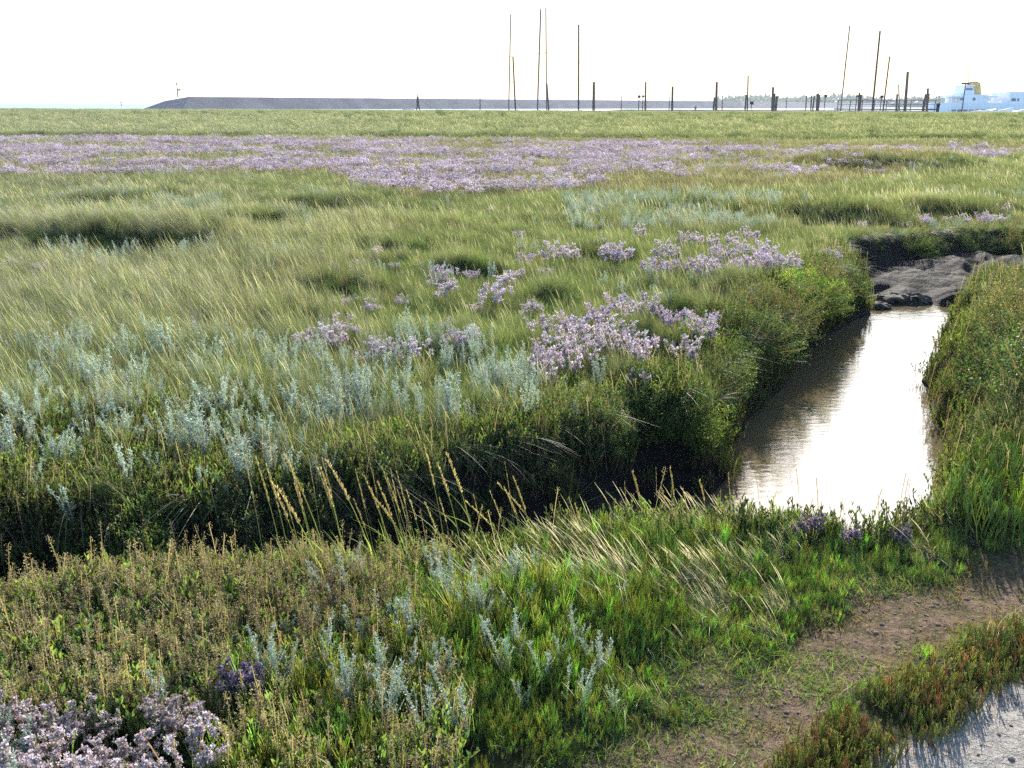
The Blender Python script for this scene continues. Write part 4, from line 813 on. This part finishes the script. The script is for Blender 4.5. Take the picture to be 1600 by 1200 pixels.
# ferry
FY = 300
def fx(px): return T(px, 165, FY)[0]
def fz(py, px=1520): return T(px, py, FY)[2]
fo = empty('ferry', (fx(1530), FY, -1)); X0 = fx(1530)
def fb(name, mat, px0, px1, yt, yb, y0=-5, y1=5, parent=None, tx=0, ty=0):
    return MB().box(fx(px0)-X0, fx(px1)-X0, y0, y1, fz(yb)+1, fz(yt)+1, tx, ty).obj(name, mat, parent or fo)
hb = [(fx(1453)-X0, 0), (fx(1458)-X0, 4), (fx(1475)-X0, 6), (fx(1640)-X0, 6.2), (fx(1690)-X0, 5), (fx(1705)-X0, 2)]
MB().loft([[(x, -w, -.3), (x, -w-.2, fz(161)+1), (x, w+.2, fz(161)+1), (x, w, -.3)] for x, w in hb]).obj('hull', M_BLUEW, fo)
m = fb('car_deck_house', M_BLUEW, 1487, 1531, 148, 161.2)
w_ = MB()
for px in (1489.5, 1508.5): w_.cyl((fx(px)-X0, -5.02, fz(155)+1), (fx(px)-X0, -5.12, fz(155)+1), .45, .45, 14)
w_.obj('porthole', M_GLASS, m)
m = fb('wheelhouse', M_BLUEW, 1494, 1512, 135, 148.2, -3.5, 3.5, tx=.6, ty=.3); fb('wheelhouse_window', M_GLASS, 1497.5, 1508, 138, 141, -3.45, -3.0, m)
fb('wheelhouse_roof', M_WHITE, 1496, 1510, 133.5, 135, -3.8, 3.8, m)
f_ = fb('funnel', M_YEL, 1508.5, 1526, 129, 149, -2.2, 2.6, tx=.7, ty=.4); fb('funnel_cap', M_DARK, 1513, 1520, 127.8, 129, -1.2, 1.4, f_)
for (a_, b_) in ((1472, 1488), (1524, 1543)):
    d_ = fb('upper_deck', M_BLUEW, a_, b_, 150, 152.5, -5.5, 5.5); fb('deck_rail', M_WHITE, a_, b_, 147.2, 147.8, -5.5, -5.4, d_)
    for i in range(6): q = a_+(b_-a_)*(i+.3)/6; fb('rail_post', M_WHITE, q, q+.5, 147.8, 150, -5.5, -5.4, d_)
for a_ in (1474, 1481, 1534, 1541): fb('deck_support', M_WHITE, a_, a_+.8, 152.5, 161, -5, -4.8)
s_ = fb('passenger_saloon', M_BLUEW, 1561, 1650, 143.5, 161.3, -5.6, 5.6); fb('saloon_step', M_BLUEW, 1551, 1561, 157, 161.2, -5.4, 5.4)
for a_, b_ in ((1564.5, 1571), (1573.5, 1576), (1584, 1588), (1590, 1593.5), (1596, 1601), (1604, 1609), (1612, 1618)): fb('window', M_GLASS, a_, b_, 153.5, 158, -5.72, -5.55, s_)
r_ = fb('saloon_rail', M_WHITE, 1561, 1650, 140.6, 141.2, -5.6, -5.5, s_)
for i in range(14): q = 1561+i*6.5; fb('rail_post', M_WHITE, q, q+.5, 141.2, 143.5, -5.6, -5.5, s_)
for i in range(14):
    q = 1474+i*9
    if q < 1560: fb('hull_window', M_GLASS, q, q+5.5, 171, 174, -6.42, -6.1)
MB().cyl((fx(1508)-X0, 0, fz(135)+1), (fx(1508)-X0, 0, fz(101)+1), .1, .05, 6).box(fx(1497)-X0, fx(1510)-X0, -.2, .2, fz(132)+1, fz(131)+1).obj('radar_mast', M_DARK, fo)
tag(fo, 'pale blue and white ferry with a yellow funnel moored beyond the piles', 'ferry')
# small white workboats and hulls peeping over the grass
def dinghy(px, py, label, Y=112, s=1.0):
    p = T(px, py, Y); o = empty('dinghy', (p[0], Y, p[2]-.55*s)); secs = []
    for u, wd, dz in ((-1, .5, 0), (-.3, .62, 0), (.5, .5, .08), (1, .04, .22)): secs.append([(u*1.5*s, -wd*s, .5*s+dz), (u*1.4*s, -wd*.6*s, 0), (u*1.4*s, wd*.6*s, 0), (u*1.5*s, wd*s, .5*s+dz)])
    h = MB().loft(secs).obj('hull', M_WHITE, o); MB().box(-.15*s, .15*s, -.5*s, .5*s, .5*s, .56*s).obj('thwart', M_WOOD, o); o.rotation_euler = (0, U(-.12, .12, 1)[0], U(-.4, .4, 1)[0]); tag(o, label, 'dinghy', 'small white boats behind the bank')
dinghy(638, 170.5, 'tiny white boat below the walker on the breakwater side', 150, .6); dinghy(1303, 174.2, 'white boat end peeping over the grass after the crowded piles', 112, .8)
dinghy(1539, 172.2, 'upturned white boat peeping over the grass in front of the ferry', 112, 1.1); dinghy(1557, 172.2, 'second white boat behind the grass, nearer the ferry saloon', 112, 1.2); dinghy(1594, 172.0, 'white boat at the picture edge below the ferry saloon', 112, 1.1)

# people
def skin(name, pts, edges, rad, mat, parent=None, lvl=1):
    me = bpy.data.meshes.new(name); me.from_pydata(pts, edges, []); me.update(); me.materials.append(mat); o = link(name, me, parent)
    md = o.modifiers.new('skin', 'SKIN'); md.use_smooth_shade = True
    for v, r in zip(me.skin_vertices[0].data, rad): v.radius = (r, r*.9) if not isinstance(r, tuple) else r
    me.skin_vertices[0].data[0].use_root = True; sb = o.modifiers.new('sub', 'SUBSURF'); sb.levels = lvl; sb.render_levels = lvl; return o
def person(x, y, z, hgt, rz, top, trou, label, pose):
    o = empty('person', (x, y, z), rz); s = hgt/1.76; hnd = {'camera': [(-.24, -.02, 1.20), (-.08, -.27, 1.50)], 'walk': [(-.25, .05, 1.14), (-.23, -.08, .88)]}[pose]
    st = .0 if pose == 'camera' else .16
    P = [(0, 0, .98), (0, .0, 1.18), (0, .0, 1.40), (0, -.01, 1.50), (0, -.03, 1.60), (0, -.03, 1.70), (-.19, 0, 1.42), hnd[0], hnd[1], (.19, 0, 1.42), (-hnd[0][0], hnd[0][1], hnd[0][2]), (-hnd[1][0], hnd[1][1], hnd[1][2]),
         (-.09, 0, .90), (-.10, -st*.6, .50), (-.10, -st, .09), (-.10, -st-.14, .03), (.09, 0, .90), (.10, st*.3, .50), (.10, st, .09), (.10, st-.14, .03)]
    E = [(0, 1), (1, 2), (2, 3), (3, 4), (4, 5), (2, 6), (6, 7), (7, 8), (2, 9), (9, 10), (10, 11), (0, 12), (12, 13), (13, 14), (14, 15), (0, 16), (16, 17), (17, 18), (18, 19)]
    Rr = [.13, .12, .13, .05, .085, .085, .06, .042, .035, .06, .042, .035, .085, .055, .04, .035, .085, .055, .04, .035]
    sc = lambda q: [tuple(c*s for c in p) for p in q]
    skin('body', sc(P), E, [r*s for r in Rr], M_SKIN, o)
    skin('jacket', sc([P[0][:2]+(.92,)]+P[1:3]+[(0, -.01, 1.46)]+[P[6], P[7], P[8], P[9], P[10], P[11]]), [(0, 1), (1, 2), (2, 3), (2, 4), (4, 5), (5, 6), (2, 7), (7, 8), (8, 9)], [.165*s, .16*s, .165*s, .07*s, .085*s, .065*s, .045*s, .085*s, .065*s, .045*s], top, o)
    skin('trousers', sc([P[0], P[12], P[13], P[14], P[16], P[17], P[18]]), [(0, 1), (1, 2), (2, 3), (0, 4), (4, 5), (5, 6)], [.14*s, .11*s, .078*s, .062*s, .11*s, .078*s, .062*s], trou, o)
    skin('hair', sc([(0, .01, 1.66), (0, .0, 1.73)]), [(0, 1)], [.098*s, .07*s], M_HAIR, o)
    if pose == 'camera': MB().box(-.07*s, .07*s, -.33*s, -.27*s, 1.50*s, 1.58*s).obj('camera', M_DARK, o)
    tag(o, label, 'person')
p = T(1468, 148.5, 97); person(p[0], 97, p[2]-1.84, 1.84, R(-70), M_JACK, M_TROU, 'person in pale jacket and dark trousers raising a camera on the grass bank', 'camera')
p = T(652.5, 146.5, 104); person(p[0], 104, p[2]-1.78, 1.78, R(100), M_COAT, M_COAT, 'person in grey clothes walking, seen before the dark breakwater', 'walk')
p = T(1087, 164, 230); person(p[0], 230, p[2]-1.75, 1.75, R(150), M_COAT, M_TROU, 'tiny dark person standing far off on the low mole', 'walk')

# air
hz = MB().box(-11500, 11500, -40, 15500, -9, 22).obj('haze', M_DARK); hz.data.materials.clear()
m, n, l, out = newmat('haze_air'); v = nd(n, 'ShaderNodeVolumePrincipled'); v.inputs['Density'].default_value = .0002; v.inputs['Color'].default_value = (.86, .90, 1, 1); v.inputs['Anisotropy'].default_value = .3
l.new(v.outputs[0], out.inputs['Volume']); hz.data.materials.append(m); tag(hz, kind='stuff')
